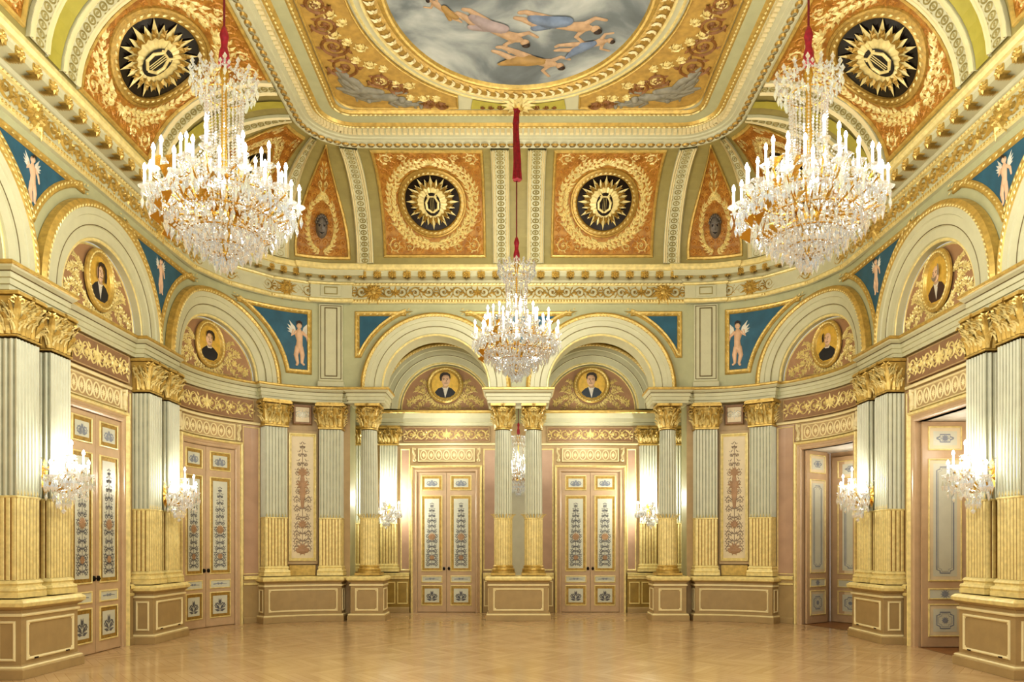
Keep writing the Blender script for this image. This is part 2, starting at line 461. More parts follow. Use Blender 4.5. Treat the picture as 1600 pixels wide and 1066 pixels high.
def candelabrum(H,W,seed=0):
    """upright arabesque about x=0 from z=0 to H; symmetrical"""
    out=[]
    def sym(p):
        out.append(p)
        if p[0]=='L': out.append(('L',-p[1],p[2],pi-p[3],p[4],p[5]))
        elif p[0]=='R': out.append(('R',[(-a,b) for a,b in p[1]],*p[2:]))
        elif p[0]=='D': out.append(('D',-p[1],p[2],p[3]))
    out.append(('R',[(0,.03*H),(0,.97*H)],.012))
    for (z,k) in ((.05,1.0),(.115,1.0),(.18,1.0),(.25,.9),(.32,.75),(.40,.95),(.48,1.0),(.56,.8),(.64,.7),(.72,.8),(.80,.6),(.88,.5),(.95,.3)):
        r=W*.15*k
        for p in spiral(W*.29*k,z*H,r*1.08,pi,1.35,(-1 if z<.5 else 1),.015,6,14): sym(p)
        for a in (.35,.85): sym(('L',0,z*H,a,W*.26*k,W*.045))
        sym(('L',W*.36*k,z*H+.02*H,2.2,W*.2,W*.05)); sym(('D',W*.44*k,z*H+.03*H,.009)); sym(('L',W*.12*k,z*H-.02*H,1.0,W*.2,W*.06))
    return out
PW_CH=58; PW_SC=70; PW_RC=90; PW_RE=20; PW_BK=270; PW_W=.52; EXPO=0.0; LOOK_='Medium High Contrast'
# ------------------------------------------------------------------ floor, walls
mb=MB(); mb.grid(-7.4,7.4,-2.0,17.4,0,1,1)
tag(mb.build('floor',M['floor'],fn=lambda u,v,d:(u,v,d),origin=(0,0,0)),kind='structure')
ARCH=[4.4,7.42,10.5,13.85]; ZS=4.71
DOORS=[10.45,13.85]
def zlow(s,z0):
    ss=min(s,LT-s)
    for c in ARCH:
        if abs(ss-c)<1.03: return ZS+sqrt(1.03**2-(ss-c)**2)
    for c in (sx(-1.68),):
        if abs(ss-c)<1.09: return ZS+sqrt(1.09**2-(ss-c)**2)
    return z0
def upper(mb,s0,s1,z0,z1,d):
    marks=[s0,s1]
    for c,r in [(a,1.03) for a in ARCH]+[(sx(-1.68),1.09)]:
        for cc in (c,LT-c):
            for k in range(25): marks.append(cc-r*cos(pi*k/24))
            marks+= [cc-r-1e-4,cc+r+1e-4]
    marks+=span(s0,s1,.2)
    ss=sorted(m for m in set(marks) if s0<=m<=s1); vs=[];fs=[]
    for s in ss: vs+=[(s,zlow(s,z0),d),(s,z1,d)]
    for i in range(len(ss)-1): fs.append((2*i,2*i+2,2*i+3,2*i+1))
    mb.add(vs,fs)
def lower(mb,s0,s1,z0,z1,d=0.0):
    ss=span(s0,s1,.12); vs=[]
    for s in ss: vs+=[(s,z0,d),(s,z1,d)]
    mb.add(vs,[(2*i,2*i+2,2*i+3,2*i+1) for i in range(len(ss)-1)])
DW=.66; DZ=3.36
for side in ('left','right'):
    mb=MB(); f=(lambda s,z,d:wl(s,z,d)) if side=='left' else (lambda s,z,d:wl(LT-s,z,d))
    end=sx(-3.46)
    if side=='left': lower(mb,0,end,0,4.45)
    else:
        a=0
        for c in DOORS:
            lower(mb,a,c-DW,0,4.45); lower(mb,c-DW,c+DW,DZ,4.45); a=c+DW
        lower(mb,a,end,0,4.45)
    mb.cur=1; mb.add([(end,0,0),(end,0,-.5),(end,4.5,-.5),(end,4.5,0)],[(0,1,2,3)]); upper(mb,0,end,4.45,6.6,.10)
    tag(mb.build('wall_'+side,[M['tan'],M['sage']],fn=f,origin=(0,0,0)),kind='structure')
mb=MB(); upper(mb,sx(-3.46),sx(3.46),ZS-.06,6.6,.10)
tag(mb.build('wall_end',M['sage'],fn=wl,origin=(0,0,0)),kind='structure')
# recess behind the two open arches
mb=MB()
mb.grid(-4.3,4.3,0,4.3,0,1,1); mb.cur=1; mb.grid(-4.3,4.3,4.3,6.2,0,1,1)
tag(mb.build('wall_back',[M['tan'],M['sage']],fn=rc(),origin=(0,0,0)),kind='structure')
for nm,x in (('wall_recess_left',-4.3),('wall_recess_right',4.3)):
    mb=MB(); mb.add([(x,YB+.5,0),(x,YR,0),(x,YR,6.2),(x,YB+.5,6.2)],[(0,1,2,3)])
    mb.add([(x,YB+.5,0),(x*3.46/4.3,YB+.5,0),(x*3.46/4.3,YB+.5,6.2),(x,YB+.5,6.2)],[(0,1,2,3)])
    tag(mb.build(nm,M['sage'],fn=lambda a,b,c:(a,b,c),origin=(0,0,0)),kind='structure')
mb=MB(); mb.add([(-4.3,YB-.1,6.2),(4.3,YB-.1,6.2),(4.3,YR,6.2),(-4.3,YR,6.2)],[(0,1,2,3)])
tag(mb.build('ceiling_recess',M['olive'],fn=lambda a,b,c:(a,b,c),origin=(0,0,0)),kind='structure')

# ------------------------------------------------------------------ sweeping trims
def spath(intervals,s0,s1,dn,step=.12):
    """plan path (s,d) with break-outs; intervals = (a,b,d)"""
    pts=[(s0,dn)]; cur=s0
    for a,b,d in intervals:
        for s in span(cur,a,step if cur>S1-.5 else 1.0)[1:]: pts.append((s,dn))
        pts.append((a,d))
        for s in span(a,b,step if a>S1-1 else 1.0)[1:]: pts.append((s,d))
        pts.append((b,dn)); cur=b
    for s in span(cur,s1,step)[1:]: pts.append((s,dn))
    return pts
mir=lambda p:[(LT-s,d) for s,d in reversed(p)]
xl=sx(-2.72)
left=spath([(5.4,6.5,.2),(8.42,9.48,.2),(11.45,12.53,.2)],2.0,14.95,.06)
left+=[(s,.2) for s in span(14.95,16.66,.12)]+[(16.68,.13),(16.78,.13),(16.80,.22),(xl,.22),(xl,-.42)]
ENT=[(-.24,4.405),(0,4.405),(0,4.46),(.02,4.465),(.02,4.53),(.04,4.535),(.04,4.60),(.085,4.64),(.095,4.66)]
ENTG=[(.095,4.66),(.112,4.672),(.112,4.70),(.095,4.714),(-.12,4.716)]
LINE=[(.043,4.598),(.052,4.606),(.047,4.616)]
tn=[0]
def trim(): tn[0]+=1; return 'trim_%d'%tn[0]
for p,lbl in ((left,'left'),(mir(left),'right'),([(sx(-.62),-.42),(sx(-.62),.22),(sx(.62),.22),(sx(.62),-.42)],'middle')):
    mb=MB().sweep(ENT,p); o=tag(mb.build(trim(),M['cream'],fn=wl),kind='structure')
    sm=MB()
    for a,b in {'left':[(-3.50,-2.74)],'right':[(2.74,3.50)],'middle':[(-.61,.61)]}[lbl]: sm.box(sx(a),sx(b),4.407,4.44,-.40,.20)
    sm.build('soffit',M['cream'],o,wl)
    MB().sweep(ENTG,p).build('gilt_bead',M['gold'],o,wl); MB().sweep(LINE,p).build('painted_shadow_line',M['shade'],o,wl)  # dark strip painted in as shade under the top moulding
# recess entablature
for a,b in ((-4.25,-.45),(.45,4.25)):
    mb=MB().sweep([(.0,4.235),(.05,4.24),(.05,4.30),(.08,4.31),(.08,4.40),(.12,4.45),(.16,4.50)],[(a,.02),(b,.02)],caps=True)
    o=tag(mb.build(trim(),M['cream'],fn=rc()),kind='structure')
    MB().sweep([(.16,4.50),(.18,4.52),(.18,4.56),(.14,4.58),(.0,4.59)],[(a,.02),(b,.02)]).build('gilt_bead',M['gold'],o,rc())
    MB().sweep([(.0,3.80),(.03,3.80),(.04,3.83),(.03,3.845),(.0,3.85)],[(a,.015),(b,.015)]).build('gilt_ledge',M['ivory'],o,rc())
# main cornice
cp=spath([(16.14,16.72,.05)],2.0,LT/2,.0); cp=cp+mir(cp)[1:]
CORN=[(.10,6.44),(.15,6.45)],[(.15,6.45),(.175,6.47),(.18,6.51),(.15,6.54)],[(.15,6.54),(.15,6.80)],[(.15,6.80),(.19,6.81),(.20,6.835),(.18,6.85)],[(.18,6.85),(.21,6.86),(.24,6.89)],[(.24,6.89),(.44,6.90),(.44,6.98),(.46,7.0)],[(.46,7.0),(.50,7.01),(.53,7.05),(.53,7.10),(.50,7.115)]
mb=MB()
for k in (0,2,4,5): mb.sweep(CORN[k],cp)
cor=tag(mb.build(trim(),M['cream'],fn=wl),kind='structure')
mb=MB()
for k in (1,3,6): mb.sweep(CORN[k],cp)
mb.build('gilt_mouldings',M['goldl'],cor,wl)
mb=MB()                                     # rope along the upper bead
for s in span(6.3,LT-6.3,.075): mb.leaf(s-.03,6.815,.5,.075,.03,.19,.02)
tag(mb.build('gilt_rope',M['gold'],cor,wl),kind='stuff')
mb=MB()
for s in span(6.3,LT-6.3,.06): mb.disc(s,6.49,.02,.022,.18,6,1,.012)
tag(mb.build('gilt_pearls',M['gold'],cor,wl),kind='stuff')
mb=MB(); per=1.52                            # arabesque of the frieze
for k in range(16):
    c=6.9+per*(k+.5)*((LT-13.8)/(16*per)); L=(LT-13.8)/16
    if abs(min(c,LT-c)-16.4)<.3: continue
    mb.orn(rinceau(L*.98,.27,6,.026),c,6.67,1,.153,.03)
mb.build('gilt_arabesque',M['gold'],cor,wl)
mb=MB()
for c in (8.95,12.05,15.5,17.3,LT-8.95,LT-12.05,LT-15.5,LT-17.3):  # heavier knots
    for q in range(16): mb.leaf(c,6.67,q*pi/8,.2+.08*(q%2),.09,.16,.05)
    mb.disc(c,6.67,.06,.06,.18,12,2,.03)
mb.build('gilt_knots',M['gold'],cor,wl)
n=92
for i in range(n):
    s=6.6+(LT-13.2)*(i+.5)/n; mb=MB()
    mb.box(s-.075,s+.075,6.885,6.99,.37,.452)
    for q in range(8): mb.leaf(s,6.935,q*pi/4,.088,.06,.455,.03)
    mb.disc(s,6.935,.03,.03,.455,8,1,.04)
    for q in range(5): mb.add([(s,6.874,.27+.02*q),(s-.06,6.86,.31+.03*q),(s,6.845,.34+.03*q),(s+.06,6.86,.31+.03*q)],[(0,1,2),(0,2,3)])
    mb.build('rosette',M['gold'],cor,wl)

# ------------------------------------------------------------------ archivolts, tympana, portraits
def archivolt(fn,r_in,r_out,d0,label,back=.004,n=44,group='arches'):
    w=r_out-r_in
    pr=[(0,back),(0,d0),(.09*w,d0+.005),(.1*w,d0+.03),(.36*w,d0+.035),(.38*w,d0+.06),(.62*w,d0+.065),(.64*w,d0+.085),(.80*w,d0+.09)]
    o=tag(MB().ring(0,0,pr,r_in,r_in,0,pi,n).build('archivolt',M['cream'],fn=fn),label,'arch',group)
    MB().ring(0,0,[(.80*w,d0+.09),(.82*w,d0+.105),(.90*w,d0+.115),(.99*w,d0+.08),(w,d0-.02)],r_in,r_in,0,pi,n).build('gilt_rim',M['gold'],o,fn)
    m=MB()
    k=int(pi*(r_in+.9*w)/.075)
    for i in range(k):
        t=pi*(i+.5)/k; r=r_in+.87*w; m.leaf(r*cos(t)-.02*-sin(t),r*sin(t)-.02*cos(t),t+pi/2+.5,.07,.035,d0+.11,.014)
    tag(m.build('gilt_leaf_band',M['goldl'],o,fn),kind='stuff')
    MB().ring(0,0,[(.37*w,d0+.036),(.38*w,d0+.064),(.40*w,d0+.062)],r_in,r_in,0,pi,n).build('painted_shadow_line',M['shade'],o,fn)  # dark strip painted in as shade at the archivolt step
    MB().ring(0,0,[(.0,d0),(.02*w,d0+.012),(.08*w,d0+.006)],r_in,r_in,0,pi,n).build('gilt_inner_edge',M['goldl'],o,fn)
    return o
def tympanum(fn,r,d,label,seed,px,py):
    vs=MB().disc(0,0,r,r,d,40,6,0,0,pi)
    o=tag(vs.build('tympanum_panel',M['tymp'],fn=fn),label,'panel','brown panels in the arches')
    MB().ring(0,0,[(-.035,d),(-.025,d+.015),(-.01,d+.012),(0,d)],r,r,0,pi,40).build('gilt_inner_rim',M['goldl'],o,fn)
    m=MB()
    for mx in (1,-1):
        m.orn(spray(.60,3,seed),mx*(px*.82),.24,1,d+.004,.02,mx,0)
        m.orn(spray(.42,2,seed+1),mx*(px*.78),.52,1,d+.004,.02,mx,0)
        m.orn(spiral(.28,.07,.09,pi,1.3,1,.028,5,14),0,0,1,d+.004,.02,mx)
        m.orn(wreath(.34,.2,7,-pi*.5,-pi*.1,.09,.045),0,.27,1,d+.004,.02,mx)
        for fx,fz,fr in ((.60,.30,.05),(.72,.20,.055),(.58,.14,.04),(.82,.12,.05),(.5,.45,.045),(.62,.5,.04),(.48,.62,.035)):
            if hypot(fx,fz)<r-.08: m.orn([('L',fx,fz,q*pi/3,fr*1.5,fr*.9) for q in range(6)]+[('D',fx,fz,fr*.4)],0,0,1,d+.006,.03,mx)
        m.orn([('R',[(0,.05),(.2,.03),(.5,.05),(.7,.04)],.03,.01)],0,0,1,d+.004,.02,mx)
    m.build('gilt_foliage',M['goldl'],o,fn)
    return o
def portrait(fn,d,a,b,label,look):
    """oval medallion centred on the map's origin"""
    x,y,z=fn(0,-b,d); t=thing('portrait_medallion',label,'portrait',(x,y,z),'painted portrait medallions')
    m=MB().ring(0,0,[(.0,d),(.0,d+.03),(-.03,d+.05),(-.06,d+.04),(-.075,d+.022),(-.095,d+.03),(-.11,d+.012)],a,b); m.build('frame',M['gold'],t,fn)
    m=MB()
    for i in range(36):
        q=2*pi*i/36; m.leaf((a-.035)*cos(q),(b-.035)*sin(q),q+pi/2+.4,.07,.035,d+.045,.016)
    tag(m.build('frame_laurel',M['goldl'],t,fn),kind='stuff')
    MB().disc(0,0,a-.1,b-.1,d+.012,36).build('gold_ground',mat('portrait_ground',(224,184,84),.5,.25,.12,12),t,fn)
    k=(a-.1)/.25; dx=look.get('turn',1)
    e=d+.014
    sh=[(-.2,-.26),(-.1,-.285),(0,-.29),(.12,-.285),(.21,-.25),(.19,-.15),(.12,-.08),(.05,-.05),(-.05,-.05),(-.13,-.08),(-.19,-.15)]
    def q(P,s=1.0):
        out=[]
        for p in P:
            x_,y_=p[0]*k*dx*s,p[1]*k*s+.02; r_=hypot(x_/(a-.115),y_/(b-.115)); out.append((x_/max(r_,1),y_/max(r_,1)))
        return out
    def pl(P,dd): return MB().poly(q(P) if dx>0 else q(P)[::-1],dd)
    pl(sh,e).build('coat',M[look['coat']],t,fn)
    sp=pl([(-.045,-.055),(.0,-.27),(.06,-.06),(.03,-.04),(-.02,-.04)],e+.002).build('shirt',M['shirt'],t,fn)
    MB().poly([(p[0]*k,p[1]*k) for p in [(-.04,-.09),(.04,-.09),(.045,.02),(-.045,.02)]],e+.003).build('neck',M['skin2'],t,fn)
    pl([(-.07,-.05),(-.02,-.1),(.03,-.12),(.06,-.06),(.075,-.03),(.03,-.075),(-.03,-.07)],e+.004).build('cravat',M[look.get('cravat','shirt')],t,fn)
    h=MB(); h.smooth=True; h.disc(.012*dx*k,.085*k,.078*k,.105*k,e+.004,24,4,.02); hd=h.build('head',M['skin'],t,fn)
    f=MB()
    for ex in (-.022,.042): f.disc((.0+ex)*dx*k,.095*k,.011*k,.006*k,e+.024,8); f.limb([((ex-.018)*dx*k,.113*k),((ex+.016)*dx*k,.116*k)],[.004*k,.003*k],e+.022)
    f.limb([(-.01*dx*k,.03*k),(.045*dx*k,.03*k)],[.005*k,.004*k],e+.022); f.limb([(.014*dx*k,.1*k),(.026*dx*k,.062*k),(.012*dx*k,.058*k)],[.003*k,.006*k,.004*k],e+.022)
    f.build('facial_features',M['hair'],hd,fn)
    hm=MB(); st=look['hair']
    if st=='full': P=[(-.085,.05),(-.1,.12),(-.085,.18),(-.03,.215),(.04,.21),(.09,.175),(.1,.11),(.085,.08),(.075,.14),(.03,.165),(-.03,.16),(-.06,.12),(-.06,.06)]
    elif st=='long': P=[(-.1,-.04),(-.12,.06),(-.105,.16),(-.05,.21),(.03,.212),(.08,.18),(.1,.1),(.1,-.02),(.075,-.02),(.075,.12),(.03,.165),(-.03,.16),(-.06,.1),(-.055,-.03)]
    else: P=[(-.085,.02),(-.1,.1),(-.085,.16),(-.055,.185),(-.06,.13),(-.055,.04)]
    hm.poly(q(P) if dx<0 else q(P)[::-1],e+.026); hm.build('hair',M[look.get('hc','hair')],t,fn)
    if look.get('beard'):
        MB().poly(q([(-.05,.05),(-.03,.0),(.02,-.03),(.06,.0),(.08,.05),(.04,.022),(-.01,.022)]),e+.027).build('whiskers',M[look.get('hc','hair')],t,fn)
    return t
def off(fn,du,dz): return lambda u,z,d: fn(u+du,z+dz,d)
LOOK={('left',7.42):dict(coat='coat',hair='full'),('left',10.5):dict(coat='coat',hair='long',turn=-1),('left',13.85):dict(coat='coat',hair='full',turn=-1),
 ('right',13.85):dict(coat='coat',hair='bald',hc='hair',turn=1),('right',10.5):dict(coat='coatr',hair='bald',hc='hairg',beard=1,turn=-1),('right',7.42):dict(coat='coat',hair='full')}
WHERE={7.42:('nearest','half out of the frame'),10.5:('second','straight wall'),13.85:('third','curved corner')}
PD={('left',10.5):'oval portrait of long-haired person in black coat, left wall',('left',13.85):'oval portrait of dark-haired person with white shirt, left curved corner',
    ('right',13.85):'oval portrait of balding person in black coat and white collar, right curved corner',('right',10.5):'oval portrait of grey-whiskered person in brown coat, right wall'}
for side in ('left','right'):
    for c in ARCH[1:]:
        s0=c if side=='left' else LT-c
        fn=lambda u,z,d,s0=s0: wl(s0+u,ZS+.012+z,d)
        w=WHERE[c]
        archivolt(fn,1.0,1.53,.13,{7.42:'cream and gilt archivolt cut by the %s edge of the photo',10.5:'cream and gilt archivolt over the nearer %s wall door',13.85:'cream and gilt archivolt bending round the %s curved corner'}[c]%side,.03)
        tympanum(fn,.995,.02,{7.42:'brown lunette panel at the %s edge, mostly hidden by the near cornice',10.5:'brown lunette with gilt foliage over the nearer %s wall door',13.85:'brown lunette with gilt foliage over the %s curved corner door'}[c]%side,int(c),.46,.5)
        if c>8: portrait(off(fn,0,.525),.05,.37,.435,PD[(side,c)],LOOK[(side,c)])
for side,x in (('left',-1.66),('right',1.66)):
    fn=lambda u,z,d,x=x: (sx(x)+u if False else x+u, YR-d, 4.60+z)
    archivolt(fn,1.02,1.50,.13,'inner cream and gilt archivolt above the %s back door'%side,.03)
    tympanum(fn,1.015,.02,'brown lunette with gilt foliage above the %s back door'%side,5,.42,.5)
    portrait(off(fn,0,.56),.05,.41,.41,'round portrait of person in dark coat facing us, above the left back door' if side=='left' else 'round portrait of curly-haired person in blue-black coat, above the right back door',
        dict(coat='coat',hair='full') if side=='left' else dict(coat='coatb',hair='full',turn=-1))
    g=lambda u,z,d,x=x: wl(sx(x*1.68/1.66)+u,ZS+.012+z,d)
    archivolt(g,1.07,1.53,.13,'open front archivolt of the %s bay in the end wall'%side,-.38)

# ------------------------------------------------------------------ spandrel paintings
def outline_spandrel(c0,c1,r,zt,half=None):
    """curved triangle between arches centred c0,c1 (local u about the middle) under z=zt"""
    pts=[]
    if half is None:
        m=(c1-c0)/2; zz=zt-ZS
        ua=-m+sqrt(max(0,r*r-zz*zz)); ub=m-sqrt(max(0,r*r-zz*zz))
        a0=atan2(zz,ua+m); ae=math.acos(min(1,(m-.035)/r))
        A=[(-m+r*cos(a0+(ae-a0)*k/10),ZS+r*sin(a0+(ae-a0)*k/10)) for k in range(11)]
        B=[(-p[0],p[1]) for p in reversed(A)]
        return A+B
    return pts
def spandrel(fn,pts,label,d=.104,fig=None,fs=1.0,inset=.1):
    cx=sum(p[0] for p in pts)/len(pts); cz=sum(p[1] for p in pts)/len(pts)
    x,y,z=fn(cx,min(p[1] for p in pts),d); t=thing('spandrel_painting',label,'painting',(x,y,z),'blue spandrel paintings')
    pts=subdiv(pts)
    m=MB().frame_path(pts,[(0,d),(.0,d+.012),(.02,d+.03),(.05,d+.022),(.085,d+.028),(.1,d+.006)]); m.build('gilt_frame',M['gold'],t,fn)
    inn=[]
    n=len(pts)
    MB().poly_cols(pts,d+.003).build('blue_ground',M['blue'],t,fn)
    m=MB(); L=0
    for i in range(n):
        a,b=pts[i],pts[(i+1)%n]; dx,dy=b[0]-a[0],b[1]-a[1]; l=hypot(dx,dy)
        k=int(l/.07)
        for j in range(k):
            q=(j+.5)/k; m.leaf(a[0]+dx*q-dy/l*.05-dx/l*.03,a[1]+dy*q+dx/l*.05-dy/l*.03,atan2(dy,dx)+.45,.07,.03,d+.024,.012)
    if m.v: tag(m.build('gilt_leaf_band',M['goldl'],t,fn),kind='stuff')
    if fig:
        u,z,s,mx=fig; e=d+.005
        P=lambda L:[(u+mx*a*s,z+b*s) for a,b in L]
        f=MB(); f.smooth=True
        f.limb(P([(0,.0),(.01,.14),(-.01,.27),(0,.36)]),[.075*s,.065*s,.085*s,.05*s],e)
        f.limb(P([(-.03,.0),(-.07,-.17),(-.03,-.34),(-.05,-.37)]),[.06*s,.05*s,.03*s,.03*s],e)
        f.limb(P([(.03,.0),(.07,-.16),(.06,-.33),(.1,-.36)]),[.06*s,.05*s,.03*s,.025*s],e)
        f.limb(P([(-.07,.32),(-.16,.24),(-.13,.36)]),[.035*s,.03*s,.022*s],e); f.limb(P([(.07,.32),(.17,.23),(.2,.1)]),[.035*s,.03*s,.022*s],e)
        f.limb(P([(0,.36),(0,.42)]),[.03*s,.03*s],e); f.disc(u,z+.46*s,.06*s,.07*s,e,16,3,.03)
        b=f.build('putto',M['skin'],t,fn)
        MB().poly(P([(-.065,.45),(-.06,.53),(0,.56),(.06,.53),(.065,.45),(.03,.5),(-.03,.5)][::(1 if mx<0 else -1)]),e+.034).build('hair',M['hair'],b,fn)
        w=MB()
        for sg in (1,-1):
            for k in range(4): w.leaf(u+mx*sg*.06*s,z+.3*s,(pi/2-sg*mx*(.55+.3*k)),.3*s*(1-.12*k),.08*s,e,.008)
        w.build('wings',M['shirt'],b,fn)
    return t
for side in ('left','right'):
    for a,b,lb in ((7.42,10.5,'nearest'),(10.5,13.85,'middle')):
        c=(a+b)/2; s0=c if side=='left' else LT-c
        pts=outline_spandrel(a,b,1.53+.13,6.33)
        zz=sum(p[1] for p in pts)/len(pts)
        spandrel(lambda u,z,d,s0=s0: wl(s0+u,z,d),pts,('blue painted spandrel with winged child, nearest the camera on the %s wall' if lb=='nearest' else 'small blue spandrel with figure, where the %s wall starts to curve')%side,fig=(0,5.86,.62,1))
    # tall half spandrel beside the arch of the curved corner, then the small one on the end wall
    def half(c,r,ur,zt,zb,sg):
        zz=zt-ZS; a0=atan2(zz,sqrt(max(1e-6,r*r-zz*zz))) if zz<r else pi/2
        a1=math.asin(min(1,(zb-ZS)/r)); A=[(c+r*cos(a0+(a1-a0)*k/12),ZS+r*sin(a0+(a1-a0)*k/12)) for k in range(13)]
        P=A+[(ur,zb),(ur,zt)]
        return P if sg>0 else [(-p[0],p[1]) for p in reversed(P)]
    sg=1 if side=='left' else -1
    base=0 if side=='left' else LT
    spandrel(lambda u,z,d,base=base: wl(base+u,z,d),half(13.85,1.66,16.02,6.30,4.98,1) if side=='left' else [(-p[0],p[1]) for p in reversed(half(13.85,1.66,16.02,6.30,4.98,1))],
        'tall blue spandrel painting of a winged child, on the %s curved corner'%side,fig=(sg*15.76,5.52,.95,sg))
    P=[(-p[0],p[1]) for p in reversed(half(1.68,1.66,3.34,6.30,5.35,1))]
    if side=='right': P=[(-p[0],p[1]) for p in reversed(P)]
    spandrel(lambda u,z,d: wl(sx(0)+u,z,d),P,'small dark blue corner spandrel at the %s end of the end wall'%side)
pts=outline_spandrel(-1.68,1.68,1.66,6.30)
spandrel(lambda u,z,d: wl(sx(0)+u,z,d),pts,'blue spandrel behind the small chandelier, between the two open arches')
for side,x in (('left',-3.3),('right',3.3)):
    P=[(-.28,5.45),(.26,6.1),(-.28,6.1)] if side=='left' else [(.28,5.45),(.28,6.1),(-.26,6.1)]
    spandrel(rc(x+.0),P,'dark blue spandrel inside the %s recess, glimpsed through the open arch'%side,d=.01)

# ------------------------------------------------------------------ pilasters and columns
def edge(p0,p1,n,dep,conv=False):
    dx,dy=p1[0]-p0[0],p1[1]-p0[1]; l=hypot(dx,dy); nx,ny=-dy/l,dx/l; out=[]
    for i in range(n):
        for t,k in ((.1,0),(.22,.75),(.5,1),(.78,.75),(.9,0)):
            q=(i+t)/n; o=(dep if conv else -dep)*k; out.append((p0[0]+dx*q+nx*o,p0[1]+dy*q+ny*o))
    return out
def fpath(u0,u1,d0,D,nf,ns,dep,conv=False):
    return [(u0,d0)]+edge((u0,d0),(u0,D),ns,dep,conv)+[(u0,D)]+edge((u0,D),(u1,D),nf,dep,conv)+[(u1,D)]+edge((u1,D),(u1,d0),ns,dep,conv)+[(u1,d0)]
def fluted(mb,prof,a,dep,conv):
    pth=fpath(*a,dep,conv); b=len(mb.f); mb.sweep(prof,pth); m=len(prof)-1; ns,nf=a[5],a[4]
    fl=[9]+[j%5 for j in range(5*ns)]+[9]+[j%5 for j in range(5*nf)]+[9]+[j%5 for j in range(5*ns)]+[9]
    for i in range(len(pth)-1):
        if (conv and fl[i] in (4,)) or (not conv and fl[i] in (1,)):  # faces given the painted shade: reed gaps, one side of each flute
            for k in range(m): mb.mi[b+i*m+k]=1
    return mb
def leaf3(mb,u,d,nu,nd,z0,h,w,out=.11):
    tu,td=nd,-nu; rows=((0,.0,1),(.35,.012,.95),(.7,.035,.85),(.92,.075,.7),(1.0,out,.45),(.9,out+.2*out,.15)); vs=[]
    for k,o,ww in rows:
        for a in (-.5,0,.5):
            oo=o+(.018 if a==0 else 0); vs.append((u+nu*oo+tu*a*w*ww,z0+h*k,d+nd*oo+td*a*w*ww))
    fs=[]
    for i in range(5): fs+=[(3*i,3*i+1,3*i+4,3*i+3),(3*i+1,3*i+2,3*i+5,3*i+4)]
    mb.add(vs,fs)
def volute(mb,u,d,nu,nd,z,r,th=.05):
    """rolled scroll under the abacus corner, facing outwards along (nu,nd)"""
    tu,td=nd,-nu
    for sg in (1,-1):
        pts=[]
        for i in range(13):
            a=pi/2+i*pi/4.5; q=r*(1-.065*i); pts.append((q*cos(a)*sg,q*sin(a)))
        b=len(mb.v); n=len(pts); vs=[]; fs=[]
        for (x,zz) in pts:
            for o,dz in ((.0,0),(th,0),(th,-.018)):
                vs.append((u+tu*(x+sg*r*.9)+nu*o,z+zz+dz,d+td*(x+sg*r*.9)+nd*o))
        for i in range(n-1): fs+=[(3*i,3*i+1,3*i+4,3*i+3),(3*i+1,3*i+2,3*i+5,3*i+4)]
        mb.add(vs,fs)
def capital(mb,path,closed,z0,z1,leaves,corners,fronts,k=1.0):
    h=z1-z0
    mb.sweep([(0,z0-.05*k),(.03*k,z0-.04*k),(.03*k,z0-.015*k),(0,z0),(.005,z0+.4*h),(.05*k,z1-.1*k)],path,closed)
    mb.sweep([(.04*k,z1-.09*k),(.095*k,z1-.08*k),(.1*k,z1-.035*k),(.075*k,z1-.025*k),(.075*k,z1-.003),(-.02,z1-.003)],path,closed)
    rnd=random.Random(len(leaves))
    for i,(u,d,nu,nd,w) in enumerate(leaves):
        row=i%2
        mb.cur=1
        for q in range(8):
            o=rnd.uniform(-.5,.5)*w; leaf3(mb,u+nd*o+nu*.02*k,d-nu*o+nd*.02*k,nu,nd,z0+h*rnd.uniform(.05,.62),h*rnd.uniform(.14,.26),w*rnd.uniform(.25,.5),.07*k)
        mb.cur=0
        leaf3(mb,u,d,nu,nd,z0+.0*h,h*(.48 if row==0 else .74),w*(1.15 if row==0 else .95),.085*k if row==0 else .10*k)
    for (u,d,nu,nd) in corners:
        leaf3(mb,u,d,nu,nd,z0,h*.8,.13*k,.14*k); volute(mb,u+nu*.04*k,d+nd*.04*k,nu,nd,z1-.17*k,.075*k,.05*k)
    for (u,d,nu,nd) in fronts:
        for q in range(6):
            a=q*pi/3; mb.add([(u+nu*.1*k,z1-.05*k,d+nd*.1*k),(u+nu*.09*k+nd*.06*k*cos(a),z1-.05*k+.06*k*sin(a),d+nd*.09*k-nu*.06*k*cos(a)),
                (u+nu*.13*k+nd*.03*k*cos(a+.5),z1-.05*k+.03*k*sin(a+.5),d+nd*.13*k-nu*.03*k*cos(a+.5))],[(0,1,2)])
        volute(mb,u+nu*.02*k,d+nd*.02*k,nu,nd,z1-.15*k,.05*k)
def base_prof(z0,h): return [(.0,z0),(.055,z0),(.055,z0+.28*h),(.045,z0+.3*h),(.055,z0+.42*h),(.045,z0+.55*h),(.022,z0+.6*h),(.018,z0+.7*h),(.032,z0+.8*h),(.02,z0+.92*h),(0,z0+h)]
